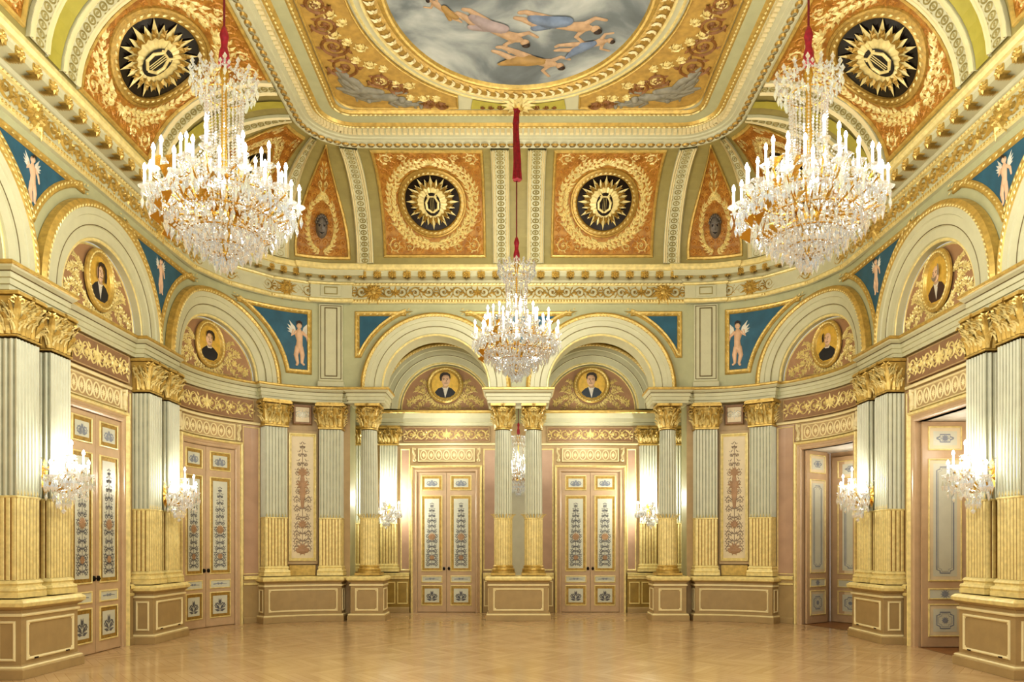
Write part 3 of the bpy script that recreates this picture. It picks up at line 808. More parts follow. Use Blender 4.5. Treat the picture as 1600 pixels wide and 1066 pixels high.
def pilaster(fn,w,D,label,group,z0=.915,zg=2.07,zc=3.91,z1=4.395,nf=7,ns=4,d0=.004,kz=1.0,kc=.95):
    x,y,z=fn(0,z0,D); t=thing('fluted_pilaster',label,'pilaster',(x,y,z),group)
    u0,u1=-w/2,w/2; pp=[(u0,d0),(u0,D),(u1,D),(u1,d0)]
    zb=z0+.2*kz
    MB().sweep(base_prof(z0,.2*kz),pp).build('base',M['goldl'],t,fn)
    fluted(MB(),[(0,zb),(0,zg)],(u0,u1,d0,D,nf,ns),.009,True).sweep([(0,zg-.02),(.012,zg-.012),(.012,zg+.004),(0,zg+.01)],pp).build('gilded_shaft',[M['goldl'],M['shadeg']],t,fn)
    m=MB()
    fluted(m,[(0,zg),(0,zc-.05)],(u0,u1,d0,D,nf,ns),.021,False); m.build('shaft',[M['flute'],M['shadef']],t,fn)
    g=MB()
    for i in range(nf): g.leaf(u0+w*(i+.5)/nf,zg-.005,pi/2,.09,.022,D-.004,.012)
    g.build('gilt_tips',M['goldl'],t,fn)
    L=[];n=5
    for i in range(n): L.append((u0+w*(i+.5)/n,D,0,1,w/4.2))
    ms=max(2,int(D/.09))
    for sgn,uu in ((-1,u0),(1,u1)):
        for i in range(ms): L.append((uu,d0+.05+(D-d0-.05)*(i+.5)/ms,sgn,0,(D-.06)/ms*.98))
    r=.7071
    c=MB(); capital(c,pp,False,zc,z1,L,[(u0,D,-r,r),(u1,D,r,r)],[(0,D,0,1)],kc); c.build('capital',[M['gold'],M['goldl']],t,fn)
    return t
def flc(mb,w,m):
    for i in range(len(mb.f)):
        if (i//m)%5==w: mb.mi[i]=1  # same painted shade on the round shafts
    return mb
def column(fn,r,dc,label,group,z0=.915,zg=2.07,zc=3.91,z1=4.395):
    x,y,z=fn(0,z0,dc); t=thing('fluted_round_column',label,'column',(x,y,z),group,'thing')
    def cir(rr,n,dep=0,conv=False,k=20):
        if not dep: return [(rr*cos(-2*pi*i/n),dc+rr*sin(-2*pi*i/n)) for i in range(n)]
        out=[]
        for i in range(k):
            for q,e in ((.05,0),(.25,.75),(.5,1),(.75,.75),(.95,0)):
                a=-2*pi*(i+q)/k; R=rr+(dep if conv else -dep)*e; out.append((R*cos(a),dc+R*sin(a)))
        return out
    b=MB(); b.smooth=False; b.sweep([(0,z0),(.07,z0),(.07,z0+.05)],[(-r,dc-r),(-r,dc+r),(r,dc+r),(r,dc-r)],True)
    b.sweep(base_prof(z0+.05,.16),cir(r,32),True).build('base',M['gold'],t,fn)
    flc(MB().sweep([(0,z0+.2),(0,zg)],cir(r,0,.008,True),True),4,1).sweep([(0,zg-.02),(.014,zg-.012),(.014,zg+.004),(0,zg+.01)],cir(r,32),True).build('gilded_shaft',[M['goldl'],M['shadeg']],t,fn)
    flc(MB().sweep([(0,zg),(-.005,3.0),(-.018,zc-.05)],cir(r,0,.014),True),1,2).build('shaft',[M['flute'],M['shadef']],t,fn)
    g=MB()
    for i in range(20):
        a=2*pi*i/20; R=r-.004; leaf3(g,R*cos(a),dc+R*sin(a),cos(a),sin(a),zg,.09,.03,.004)
    g.build('gilt_tips',M['goldl'],t,fn)
    L=[]
    for i in range(16):
        a=2*pi*i/16; L.append(((r-.02)*cos(a),dc+(r-.02)*sin(a),cos(a),sin(a),.1))
    q=.7071
    c=MB(); capital(c,cir(r-.02,24),True,zc,z1,L,[(q*r,dc+q*r,q,q),(-q*r,dc+q*r,-q,q),(q*r,dc-q*r,q,-q),(-q*r,dc-q*r,-q,-q)],[(0,dc+r,0,1)],.8)
    c.sweep([(0,z1-.07),(.07,z1-.06),(.07,z1-.01),(.0,z1-.005)],[(-r,dc-r),(-r,dc+r),(r,dc+r),(r,dc-r)],True)
    c.build('capital',[M['gold'],M['goldl']],t,fn)
    return t
def pedestal(fn,u0,u1,d0,D,label,nu=1,sides=True,vents=False):
    x,y,z=fn((u0+u1)/2,0,D); t=thing('pedestal',label,'pedestal',(x,y,z),'panelled pedestals')
    P=[(u0,d0)]+[(u,D) for u in [u0+(u1-u0)*i/nu for i in range(nu+1)]]+[(u1,d0)]
    MB().sweep([(0,.002),(.055,.002),(.055,.105),(.04,.115)],P).sweep([(.03,.145),(.0,.16)],P).build('plinth',M['dado'],t,fn)
    MB().sweep([(.04,.115),(.045,.13),(.03,.145)],P).build('ivory_fillet',M['ivory'],t,fn)
    MB().sweep([(0,.16),(0,.70)],P).build('body',M['dado'],t,fn)
    MB().sweep([(0,.70),(.018,.705),(.022,.72),(.018,.735),(0,.74)],P).build('ivory_band',M['ivory'],t,fn)
    MB().sweep([(0,.74),(0,.775),(.03,.79),(.045,.81)],P).build('neck',M['dado'],t,fn)
    MB().sweep([(.045,.81),(.065,.82),(.07,.86),(.05,.885),(.03,.90),(-D+d0+.02,.903)],P).build('cap',M['goldl'],t,fn)
    pr=[(0,D+.001),(.004,D+.014),(.018,D+.02),(.032,D+.012),(.036,D+.001)]
    m=MB().rect_frame(u0+.09,u1-.09,.2,.655,pr,nu)
    for uu in (u0+.11,u1-.11):
        for zz in (.22,.635): m.disc(uu+(.02 if uu<(u0+u1)/2 else -.02),zz+(.02 if zz<.4 else -.02),.022,.022,D+.004,8,1,.012)
    m.build('panel_moulding',M['ivory'],t,fn)
    if vents:
        for uu in (u0+.24,u1-.24): MB().box(uu-.035,uu+.035,.206,.222,D+.012,D+.024).build('vent_slot',M['black'],t,fn)
    if sides and D-d0>.2:
        for uu,sg in ((u0,-1),(u1,1)):
            pr2=[(0,.001),(.004,.012),(.014,.016),(.026,.012),(.03,.001)]
            g=lambda p,z,q,uu=uu,sg=sg: fn(uu+sg*q,z,p)
            MB().rect_frame(d0+.07,D-.06,.2,.655,pr2).build('panel_moulding',M['ivory'],t,g)
    return t
def frieze(fn,L,z0,z1,d,label,nu=1,n=8):
    m=MB(); m.box(-L/2,L/2,z0,z1,.004,d,nu); o=tag(m.build('arabesque_frieze',M['brown'],fn=fn),label,'panel','brown frieze panels')
    MB().orn(rinceau(L*.94,(z1-z0)*.82,n,.022),0,(z0+z1)/2,1,d+.002,.018).build('gilt_arabesque',M['goldl'],o,fn)
    pr=[(0,d),(.004,d+.012),(.014,d+.014),(.02,d)]
    MB().rect_frame(-L/2,L/2,z0,z1,pr,nu).build('edge_moulding',M['tan'],o,fn)
    return o
def overdoor(fn,w,z0,z1,d,label,nu=1):
    x,y,z=fn(0,z0,d); t=thing('overdoor_panel',label,'panel',(x,y,z),'medallion panels over the doors')
    MB().box(-w/2,w/2,z0,z1,.004,d,nu).build('field',M['tan'],t,fn)
    MB().rect_frame(-w/2,w/2,z0,z1,[(0,d),(.006,d+.02),(.02,d+.022),(.03,d)],nu).build('frame_moulding',M['ivory'],t,fn)
    a=w*.93/14; b=(z1-z0)*.38
    for i in range(7):
        u=-w*.465+a*(2*i+1); m=MB()
        m.disc(u,(z0+z1)/2,a*.95,b,d+.004,20,1); m.cur=1; m.ring(u,(z0+z1)/2,[(0,d+.003),(-.006,d+.016),(-.018,d+.016),(-.024,d+.004)],a*.95,b,n=20)
        for q in range(8): m.leaf(u,(z0+z1)/2,q*pi/4,(b if q%4==2 else a)*.62,.026,d+.006,.008)
        m.build('medallion',[M['medal'],M['ivory']],t,fn)
    for sg in (-1,1):
        m=MB(); c=sg*(w/2+.075)
        m.orn([('R',[(c+sg*.03,z1+.01),(c+sg*.035,z1-.08),(c-sg*.005,z1-.16),(c+sg*.01,z0+.08),(c-sg*.02,z0+.03)],.05,.05)],0,0,1,.01,.06)
        m.ring(c,z0+.04,[(0,.006),(-.008,.06),(-.03,.07),(-.035,.02)],.045,.045,n=16); m.disc(c,z1-.02,.035,.03,.006,12,2,.05)
        m.build('scroll_bracket',M['ivory'],t,fn)
    return t
def u_frame(m,u0,u1,z0,zt,prof,nu=1):
    n=len(prof); vs=[]; tops=[i/nu for i in range(nu+1)]; fs=[]
    for k,d in prof: vs.append((u0-k,z0,d))
    for t in tops:
        for k,d in prof: vs.append((u0-k+(u1-u0+2*k)*t,zt+k,d))
    for k,d in prof: vs.append((u1+k,z0,d))
    for i in range(nu+2):
        for j in range(n-1): fs.append((i*n+j,i*n+j+1,(i+1)*n+j+1,(i+1)*n+j))
    m.add(vs,fs)
def leaf_panels(lf,fn,u0,u1,z0,H,d,plain,nu=1,seed=0):
    k=H/3.36; w=u1-u0; a,b=u0+.085,u1-.085
    for i,(za,zb) in enumerate(((.16,.65),(.71,.88),(.98,2.80),(2.92,3.28))):
        za=z0+za*k; zb=z0+zb*k; io=.0 if i==1 else .055
        MB().rect_frame(a,b,za,zb,[(0,d+.001),(.004,d+.016),(.016,d+.02),(.024,d+.008)],nu).build('gilt_moulding',M['goldl'],lf,fn)
        if io: MB().grid(a+.02,b-.02,za+.02,zb-.02,d+.003,nu).build('ochre_border',M['goldd'] if not plain else M['panelb'],lf,fn)
        m=MB().grid(a+.02+io,b-.02-io,za+.02+io,zb-.02-io,d+.006,nu); m.build('painted_panel',M['panelw'],lf,fn)
        pw=(b-a-.04-2*io); ph=zb-za-.04-2*io; c=(a+b)/2; zc=(za+zb)/2
        o=MB()
        if plain:
            for q,ww in ((.05,.018),(.075,.006)):
                x0,x1,y0,y1=a+.02+io+q,b-.02-io-q,za+.02+io+q,zb-.02-io-q; e=.05 if i!=1 else 0
                if i==1: continue
                P=[(x0+e,y0),(x1-e,y0),(x1-e,y0+e*.6),(x1,y0+e),(x1,y1-e),(x1-e,y1-e*.6),(x1-e,y1),(x0+e,y1),(x0+e,y1-e*.6),(x0,y1-e),(x0,y0+e),(x0+e,y0+e*.6)]
                o.ribbon(P+P[:1],ww,d+.008,.002)
            if i!=2:
                for q in range(10): o.leaf(c,zc,q*pi/5,pw*.16,.03,d+.008,.003)
            if o.v: o.build('grey_line_ornament',M['blueg'],lf,fn)
        else:
            if i==2:
                o.orn(candelabrum(ph*.94,pw*.92),c,za+.08,1,d+.008,.003)
                o.build('arabesque',M['slate'],lf,fn); o=MB()
                for q in range(12): o.leaf(c,za+ph*.5,q*pi/6,pw*.3,.05,d+.012,.004)
                for q in range(8): o.leaf(c,za+ph*.2,q*pi/4,pw*.2,.05,d+.012,.004)
                o.build('rust_blossoms',M['rust'],lf,fn)
            elif i==1: o.orn([('R',[(-pw*.35,0),(0,.01),(pw*.35,0)],.02,.01)]+[('L',0,0,a_,pw*.16,.03) for a_ in (0,pi,.4,pi-.4)],c,zc,1,d+.008,.003).build('arabesque',M['blueg'],lf,fn)
            else:
                for mx in (1,-1): o.orn(spiral(pw*.22,-.02,pw*.17,pi,1.3,-1,.022,6,16)+[('L',0,-ph*.3,.9,ph*.5,.05),('L',0,-ph*.35,.25,pw*.4,.05),('L',0,0,1.35,ph*.36,.05)],c,zc,1,d+.008,.003,mx)
                o.build('arabesque',M['slate' if i==0 else 'blueg'],lf,fn)
dn=[0]
def door(fn,H,plain=False,nu=3,open_=False,label=None):
    dn[0]+=1; x,y,z=fn(0,0,.0); t=thing('door_%d'%dn[0],label,None,(x,y,z),None,'structure')
    dd=.0
    pr=[(0,-.02 if not open_ else -.1),(0,.045),(.02,.06),(.05,.06),(.06,.04),(.10,.05)]
    m=MB(); u_frame(m,-DW,DW,.0,H,pr,nu*2); m.build('door_frame',M['doorw'],t,fn)
    m=MB(); u_frame(m,-DW,DW,.0,H,[(.10,.05),(.11,.085),(.13,.095),(.148,.085),(.155,.005)],nu*2); m.build('gilt_door_frame',M['goldl'],t,fn)
    if not open_:
        for sg in (-1,1):
            u0,u1=(-DW+.004,-.006) if sg<0 else (.006,DW-.004)
            lf=MB().box(u0,u1,.012,H-.01,.006,.022,nu).build('door_leaf',M['doorw'],t,fn)
            leaf_panels(lf,fn,u0,u1,0,H,.022,plain,nu)
            hn=MB(); c=sg*.055; hn.ring(c,1.05*H/3.36,[(0,.023),(-.006,.05),(-.02,.055),(-.028,.04)],.03,.04,n=14); hn.disc(c,1.05*H/3.36,.012,.012,.05,8,2,.02); hn.build('handle',M['iron'],lf,fn)
    return t
# ------------------------------------------------------------------ placing the lower order
PN={8.66:'%s pilaster of the nearest %s pair',9.24:'%s pilaster of the nearest %s pair',11.7:'%s pilaster of the pair between the two %s doors',12.28:'%s pilaster of the pair between the two %s doors'}
for side in ('left','right'):
    S=lambda s,side=side: s if side=='left' else LT-s
    for c,desc in ((8.95,'the nearest %s pair'),(11.99,'the pair between the two %s doors')):
        for o,w in ((-.31,'nearer'),(.31,'farther')):
            pilaster(at(S(c+o)),.40,.27,('grey fluted pilaster with gilded foot, %s one of '%w)+desc%side,'fluted pilasters',kc=.62)
        pedestal(at(S(c)),-.54,.54,.004,.34,('panelled tan pedestal under '+desc+' of pilasters')%side,1,True,True)
    k=1 if side=='left' else -1
    pilaster(at(S(15.25)),.48,.25,'grey fluted pilaster on the %s curved corner, on the door side of the painted panel'%side,'fluted pilasters')
    pilaster(at(S(16.42)),.48,.25,'grey fluted pilaster on the %s curved corner, on the arch side of the painted panel'%side,'fluted pilasters')
    c=S(15.83); pedestal(at(c),-.88,.86,.004,.33,'wide curved panelled pedestal under the %s painted wall panel'%side,12) if side=='left' else pedestal(at(c),-.86,.88,.004,.33,'wide curved panelled pedestal under the %s painted wall panel'%side,12)
    # gold plinth course behind the pilaster feet, painted panel and small relief above
    fn=at(c)
    x,y,z=fn(0,1.12,.1); t=thing('painted_arabesque','tall cream panel painted with a rust arabesque, on the %s curved corner'%side,'panel',(x,y,z),'painted arabesque wall panels')
    MB().box(-.31,.31,1.14,3.84,.004,.08,6).build('tan_surround',M['tan'],t,fn)
    MB().rect_frame(-.285,.285,1.2,3.79,[(0,.08),(.005,.11),(.03,.115),(.045,.095),(.06,.1),(.065,.082)],6).build('gilt_frame',M['goldl'],t,fn)
    MB().grid(-.235,.235,1.25,3.75,.084,6,1).build('cream_ground',M['panelb'],t,fn)
    m=MB().orn(candelabrum(2.3,.42),0,1.33,1,.087,.004)
    m.build('arabesque',M['taupe'],t,fn)
    m=MB()
    for zz,r in ((3.0,.1),(2.75,.12),(2.6,.08),(1.95,.09),(1.45,.12)):
        for q in range(10): m.leaf(0,zz,q*pi/5,r*1.2,r*.5,.092,.006)
    m.limb([(0,2.3),(0,2.6),(0,2.9)],[.03,.06,.04],.087,.2); m.limb([(-.1,1.42),(0,1.40),(.1,1.42)],[.04,.06,.04],.087,.2)
    m.build('rust_vase_and_flowers',M['rust'],t,fn)
    o=MB().box(-.19,.19,3.97,4.37,.004,.07,6).build('relief_panel',M['panelb'],fn=fn); tag(o,'small relief panel of white scrolls above the %s painted wall panel'%side,'panel','small relief panels')
    MB().rect_frame(-.19,.19,3.97,4.37,[(0,.07),(.01,.1),(.04,.1),(.05,.072)],6).build('brown_moulding',M['brown'],o,fn)
    m=MB()
    for mx in (1,-1): m.orn(spiral(.085,0,.07,pi,1.4,-1,.03,6,18),0,4.17,1,.072,.02,mx)
    for q in range(8): m.leaf(0,4.17,q*pi/4,.1,.04,.072,.02)
    m.build('scroll_relief',M['white'],o,fn)
    o=tag(MB().box(-.265,.265,.912,1.12,.004,.09,8).build('gilt_plinth_course',M['gold'],fn=fn if side=='left' else fn),'plain gilded plinth course behind the %s corner pilaster feet'%side,'plinth','gilded plinth courses')
    # strip above on the upper wall
    fn=at(S(16.42))
    x,y,z=fn(0,4.73,.1); t=thing('upper_wall_strip','narrow cream strip pilaster with gilt lozenges, upper wall by the %s open arch'%side,'pilaster',(x,y,z),'upper strip pilasters')
    MB().sweep([(0,4.74),(.0,6.42)],[(-.25,.104),(-.25,.15),(.25,.15),(.25,.104)]).build('body',M['cream'],t,fn)
    MB().sweep([(0,4.74),(.03,4.745),(.03,4.84),(0,4.87)],[(-.25,.104),(-.25,.15),(.25,.15),(.25,.104)]).build('foot',M['cream'],t,fn)
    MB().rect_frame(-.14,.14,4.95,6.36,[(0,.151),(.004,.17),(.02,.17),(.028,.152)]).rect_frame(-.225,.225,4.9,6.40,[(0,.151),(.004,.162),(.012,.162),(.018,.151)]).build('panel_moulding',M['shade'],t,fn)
    m=MB()
    for i in range(7):
        zz=5.07+i*.19
        for q in range(4): m.leaf(0,zz,q*pi/2+pi/4,.09,.03,.153,.01)
        m.ring(0,zz,[(0,.152),(-.008,.162),(-.018,.152)],.055,.08,n=12)
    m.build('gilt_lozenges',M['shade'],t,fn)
    fn=at(S(16.43)); o=tag(MB().box(-.22,.22,6.57,6.79,.205,.225).build('frieze_block',M['cream'],fn=fn),'small cream block in the cornice frieze over the %s strip pilaster'%side,'block','frieze blocks')
    MB().rect_frame(-.15,.15,6.60,6.76,[(0,.226),(.005,.24),(.02,.24),(.026,.227)]).build('block_moulding',M['olive'],o,fn)
    # end-wall column beside the open arch
    xx=-3.05 if side=='left' else 3.05
    column(at(sx(xx)),.18,.08,'round fluted column at the %s outer side of the open arches'%side,'round fluted columns')
    g=at(sx(xx)); pedestal(g,-.33,.32,-.22,.33,'square panelled pedestal under the %s outer round column'%side) if side=='left' else pedestal(g,-.32,.33,-.22,.33,'square panelled pedestal under the %s outer round column'%side)
    # recess pilasters, dado
    for xr,w,nm in ((-2.94,.38,'recess'),):
        xr=xr if side=='left' else -xr
        pilaster(rc(xr*3.72/2.94),.38,.12,'fluted pilaster on the back wall of the recess, half hidden by the %s outer column'%side,'recess pilasters',.93,2.02,3.83,4.225,6,2,.004,.9)
        pilaster(rc(xr),.38,.12,'fluted pilaster on the back wall of the recess beside the %s back door'%side,'recess pilasters',.93,2.02,3.83,4.225,6,2,.004,.9)
    x0,x1=(-4.2,-2.46) if side=='left' else (2.46,4.2)
    u=(x0+x1)/2; hw=(x1-x0)/2
    fn=rc(u); x,y,z=fn(0,0,.1); t=thing('dado_panel','olive-gold dado under the recess pilaster beside the %s back door'%side,'dado',(x,y,z),'recess dados')
    MB().box(-hw,hw,.002,.86,.004,.13).build('body',M['ochred'],t,fn)
    MB().sweep([(0,.002),(.03,.002),(.03,.1),(.02,.12),(.0,.13)],[(-hw,.13),(hw,.13)]).build('plinth',M['dado'],t,fn)
    MB().sweep([(0,.76),(.03,.77),(.03,.80),(.05,.83),(.05,.86),(-.12,.862)],[(-hw,.13),(hw,.13)]).sweep([(0,.862),(.02,.87),(.02,.90),(-.12,.905)],[(-hw,.13),(hw,.13)]).build('cap',M['goldl'],t,fn)
    a,b=(-hw+.25,hw-.25)
    for p,q in ((-hw+.04,hw-.32 if side=='left' else -hw+.28),(hw-.28 if side=='left' else -hw+.32,hw-.04)):
        MB().rect_frame(p,q,.2,.7,[(0,.131),(.005,.145),(.02,.145),(.025,.132)]).build('panel_moulding',M['goldl'],t,fn)
    # rose panels
    xa,xb=(-2.66,-2.44)
    for (p,q,lb) in ((-2.68,-2.46,'outer'),(-.80,-.46,'inner')):
        if side=='right': p,q=-q,-p
        fn=rc((p+q)/2); h=(q-p)/2
        o=tag(MB().box(-h,h,.95,3.72,.004,.02).build('rose_wall_panel',M['pink'],fn=fn),'tall narrow rose panel on the %s side of the %s back door'%(lb,side),'panel','rose panels of the recess')
        MB().rect_frame(-h,h,.95,3.72,[(0,.02),(.004,.032),(.02,.03),(.03,.021)]).build('gilt_edge',M['goldl'],o,fn)
    p,q=(-.80,-.46) if side=='left' else (.46,.80)
    fn=rc((p+q)/2); o=tag(MB().box(-.17,.17,.002,.9,.004,.1).build('dado_panel',M['dado'],fn=fn),'narrow tan dado between the %s back door and the middle pedestal'%side,'dado','recess dados')
    MB().rect_frame(-.15,.15,.14,.72,[(0,.101),(.005,.112),(.02,.112),(.025,.102)]).build('panel_moulding',M['ivory'],o,fn)
    MB().sweep([(0,.76),(.02,.77),(.02,.8),(.03,.86),(.03,.9)],[(-.17,.1),(.17,.1)]).build('cap',M['goldl'],o,fn)
    # back door with its over-panels
    xd=-1.635 if side=='left' else 1.635
    door(rc(xd),3.19,False,1,label='closed double door of the recess on the %s'%side)
    overdoor(rc(xd),1.30,3.42,3.73,.03,'cream over-door panel of seven medallions over the %s back door'%side)
    frieze(rc(xd),1.96,3.87,4.21,.03,'brown frieze with gilt scrolls over the %s back door'%side,1,8)
    # side doors
    for c,nm,hw in ((10.45,'nearer',.98),(13.8,'curved corner',1.22)):
        s0=S(c); op=(side=='right')
        door(at(s0),DZ,False,4,op,'%s double door of the %s wall'%(nm,side) if not op else '%s doorway of the right wall, its leaves swung open'%nm)
        overdoor(at(s0),1.34,3.53,3.85,.03,('cream over-door panel of seven medallions over the %s door, %s wall' if c<11 else 'bent cream over-door panel of seven medallions, %s door on the %s')%(nm,side),6)
        L=1.70 if c<11 else 2.1
        frieze(at(s0),L,3.96,4.37,.05,'brown frieze with gilt scrolls over the %s door, %s wall'%(nm,side),10,8)
        o=tag(MB().sweep([(0,3.885),(.03,3.89),(.04,3.92),(.03,3.935),(0,3.94)],[(-hw+.03+i*(2*hw-.06)/10,.01) for i in range(11)]).build(trim(),M['ivory'],fn=at(s0)),kind='structure')
        for sg in (-1,1):
            a=.66+.165; w=hw-a-.03
            if w<.08: continue
            m=MB().box(min(sg*a,sg*(hw-.03)),max(sg*a,sg*(hw-.03)),.93,3.87,.004,.02,2); oo=tag(m.build('jamb_panel',M['pink'],fn=at(s0)),'narrow rose jamb panel on the %s side of the %s door, %s wall'%('camera' if sg*(1 if side=='left' else -1)<0 else 'far',nm,side),'panel','jamb panels')
            MB().rect_frame(min(sg*a,sg*(hw-.03))+.01,max(sg*a,sg*(hw-.03))-.01,.95,3.84,[(0,.02),(.004,.032),(.015,.03),(.02,.021)],2).build('gilt_edge',M['goldl'],oo,at(s0))
            m=MB().box(min(sg*a,sg*(hw-.03)),max(sg*a,sg*(hw-.03)),.002,.925,.004,.06,2); oo=tag(m.build('jamb_dado',M['dado'],fn=at(s0)),'low tan dado on the %s side of the %s door, %s wall'%('camera' if sg*(1 if side=='left' else -1)<0 else 'far',nm,side),'dado','jamb dados')
            P=[(min(sg*a,sg*(hw-.03)),.06),(max(sg*a,sg*(hw-.03)),.06)]
            MB().sweep([(0,.74),(.02,.75),(.02,.78),(0,.79)],P).build('fillet',M['goldl'],oo,at(s0)); MB().sweep([(0,.84),(.03,.86),(.03,.9),(0,.925)],P).build('cap',M['goldl'],oo,at(s0)); MB().sweep([(0,.002),(.02,.002),(.02,.1),(0,.12)],P).build('plinth',M['dado'],oo,at(s0))
        if op:      # deep reveal with the leaves swung back
            fn=at(s0); x,y,z=fn(0,0,-.4)
            m=MB(); far=-DW      # right wall: far jamb lies toward smaller u
            m.grid(-DW,DW,0,DZ,-.95,6,1)
            R=lambda m,u: m.add([(u,0,0),(u,0,-.95),(u,DZ,-.95),(u,DZ,0)],[(0,1,2,3)])
            R(m,-DW-.004);R(m,DW+.004); m.cur=1
            for i in range(6):
                a,b=-DW+2*DW*i/6,-DW+2*DW*(i+1)/6
                m.add([(a,DZ,0),(b,DZ,0),(b,DZ,-.95),(a,DZ,-.95)],[(0,1,2,3)])
            m.cur=2; m.add([(-DW,.003,0),(DW,.003,0),(DW,.003,-.95),(-DW,.003,-.95)],[(0,1,2,3)])
            tag(m.build('wall_reveal',[M['doorw'],M['white'],M['gravel']],fn=fn,origin=(x,y,z)),kind='structure')
            # leaf against the far jamb: its own plane runs out of the room
            g=lambda a,z,q,fn=fn: fn(-DW+.03+q,z,-a)
            x,y,z=g(.35,.01,0); t=thing('open_door_leaf','open grey-green panelled door leaf swung back in the %s right doorway'%('nearer' if c<11 else 'curved corner'),'door leaf',(x,y,z),'open door leaves',kind='thing')
            b=MB().box(.03,.70,.012,DZ-.01,0,.04).build('leaf_board',M['doorw'],t,g); leaf_panels(b,g,.03,.70,0,DZ,.04,True)
            g2=lambda a,z,q,fn=fn: fn(-DW+.06+a,z,-.92+q)
            x,y,z=g2(.35,.01,0); t=thing('inner_door_leaf','inner panelled door leaf closing the passage behind the %s right doorway'%('nearer' if c<11 else 'curved corner'),'door leaf',(x,y,z),'inner door leaves',kind='thing')
            b=MB().box(.0,.60,.012,DZ-.1,0,.04,2).build('leaf_board',M['doorw'],t,g2); leaf_panels(b,g2,.0,.60,0,DZ-.1,.04,True,2)
            b=MB().box(.62,1.2,.012,DZ-.1,0,.04,2).build('leaf_board',M['doorw'],t,g2); leaf_panels(b,g2,.62,1.2,0,DZ-.1,.04,True,2)
for xx,lb in ((-.31,'left'),(.31,'right')):
    column(at(sx(xx)),.18,.08,'%s round fluted column of the pair in the middle of the end wall'%lb,'round fluted columns')
pedestal(at(sx(0)),-.60,.60,-.22,.33,'middle panelled pedestal carrying the two central columns')
fn=rc(0); o=tag(MB().box(-.40,.40,.002,3.8,.004,.06).build('grey_wall_panel',M['panelw'],fn=fn),'plain pale grey panel seen between the two central columns','panel')
MB().rect_frame(-.40,.40,.002,3.8,[(0,.06),(.005,.075),(.03,.075),(.04,.061)]).build('tan_edge',M['tan'],o,fn)

# ------------------------------------------------------------------ cove
mb=MB(); nt_=14
ss=span(3.0,LT-3.0,.22); vs=[];fs=[]
for s in ss:
    for j in range(nt_+1): vs.append((s,j/nt_,0))
w=nt_+1
for i in range(len(ss)-1):
    for j in range(nt_): fs.append((i*w+j,(i+1)*w+j,(i+1)*w+j+1,i*w+j+1))
mb.add(vs,fs); tag(mb.build('ceiling_cove',M['olive'],fn=cove,origin=(0,0,0)),kind='structure')
mb=MB(); mb.add([(-3.1,1,8.86),(3.1,1,8.86),(3.1,12.66,8.86),(-3.1,12.66,8.86)],[(0,1,2,3)])
tag(mb.build('ceiling',M['cream'],fn=lambda a,b,c:(a,b,c),origin=(0,0,0)),kind='structure')
# frame of the flat: swept plan mouldings (offset negative = inwards)
FP=[(-T_X,2.0)]+[(-T_X,y) for y in span(2,12.33,1)[1:]]
FP+=[(-2.8-T_R*cos(a),12.33+T_R*sin(a)) for a in [pi/2*k/16 for k in range(17)][1:]]
FP=FP+[(-x,y) for x,y in reversed(FP)]
w3=lambda u,z,d:(u,d,z)
FR=[[(.02,8.60),(-.01,8.595),(-.03,8.61)],[(-.03,8.61),(-.07,8.625),(-.12,8.67)],[(-.12,8.67),(-.17,8.675),(-.18,8.695),(-.24,8.70)],[(-.24,8.70),(-.31,8.76),(-.33,8.765)],[(-.33,8.765),(-.35,8.755),(-.40,8.76),(-.44,8.80)],[(-.44,8.80),(-.62,8.81)],[(-.62,8.81),(-.64,8.80),(-.69,8.81),(-.72,8.85)]]
mb=MB()
for k in (0,1,2,3): mb.sweep(FR[k],FP)
frm=tag(mb.build(trim(),M['cream'],fn=w3),kind='structure')
m=MB().sweep(FR[4],FP).sweep(FR[6],FP); m.build('gilt_mouldings',M['gold'],frm,w3)
MB().sweep(FR[5],FP).build('green_band',M['sage'],frm,w3)
def along(path,step,o):
    out=[];acc=0;nxt=step/2
    for a,b in zip(path,path[1:]):
        dx,dy=b[0]-a[0],b[1]-a[1]; l=hypot(dx,dy)
        while nxt<=acc+l:
            k=(nxt-acc)/l; nx,ny=-dy/l,dx/l; out.append((a[0]+dx*k+nx*o,a[1]+dy*k+ny*o,dx/l,dy/l)); nxt+=step
        acc+=l
    return out
m=MB()                                     # egg moulding: rings hanging under the edge
for x,y,tx,ty in along(FP,.155,-.07):
    if y<5.5: continue
    pts=[(x+tx*.07*cos(a)-ty*.052*sin(a),y+ty*.07*cos(a)+tx*.052*sin(a)) for a in [2*pi*k/10 for k in range(10)]]
    for i in range(10):
        a,b=pts[i],pts[(i+1)%10]; a2=(x+(a[0]-x)*.6,y+(a[1]-y)*.6); b2=(x+(b[0]-x)*.6,y+(b[1]-y)*.6)
        m.add([(a[0],8.615,a[1]),(b[0],8.615,b[1]),(b2[0],8.585,b2[1]),(a2[0],8.585,a2[1])],[(0,1,2,3)])
tag(m.build('egg_moulding',M['goldd'],frm,w3),kind='stuff')
m=MB()
for x,y,tx,ty in along(FP,.1,-.285):
    if y<5.5: continue
    nx,ny=-ty,tx
    c=[(x+tx*.03*a+nx*.035*b,y+ty*.03*a+ny*.035*b) for a,b in ((-1,-1),(1,-1),(1,1),(-1,1))]
    m.add([(p[0],z,p[1]) for z in (8.69,8.77) for p in c],[(0,1,2,3),(0,1,5,4),(1,2,6,5),(2,3,7,6),(3,0,4,7)])
tag(m.build('dentils',M['ivory'],frm,w3),kind='stuff')
m=MB()
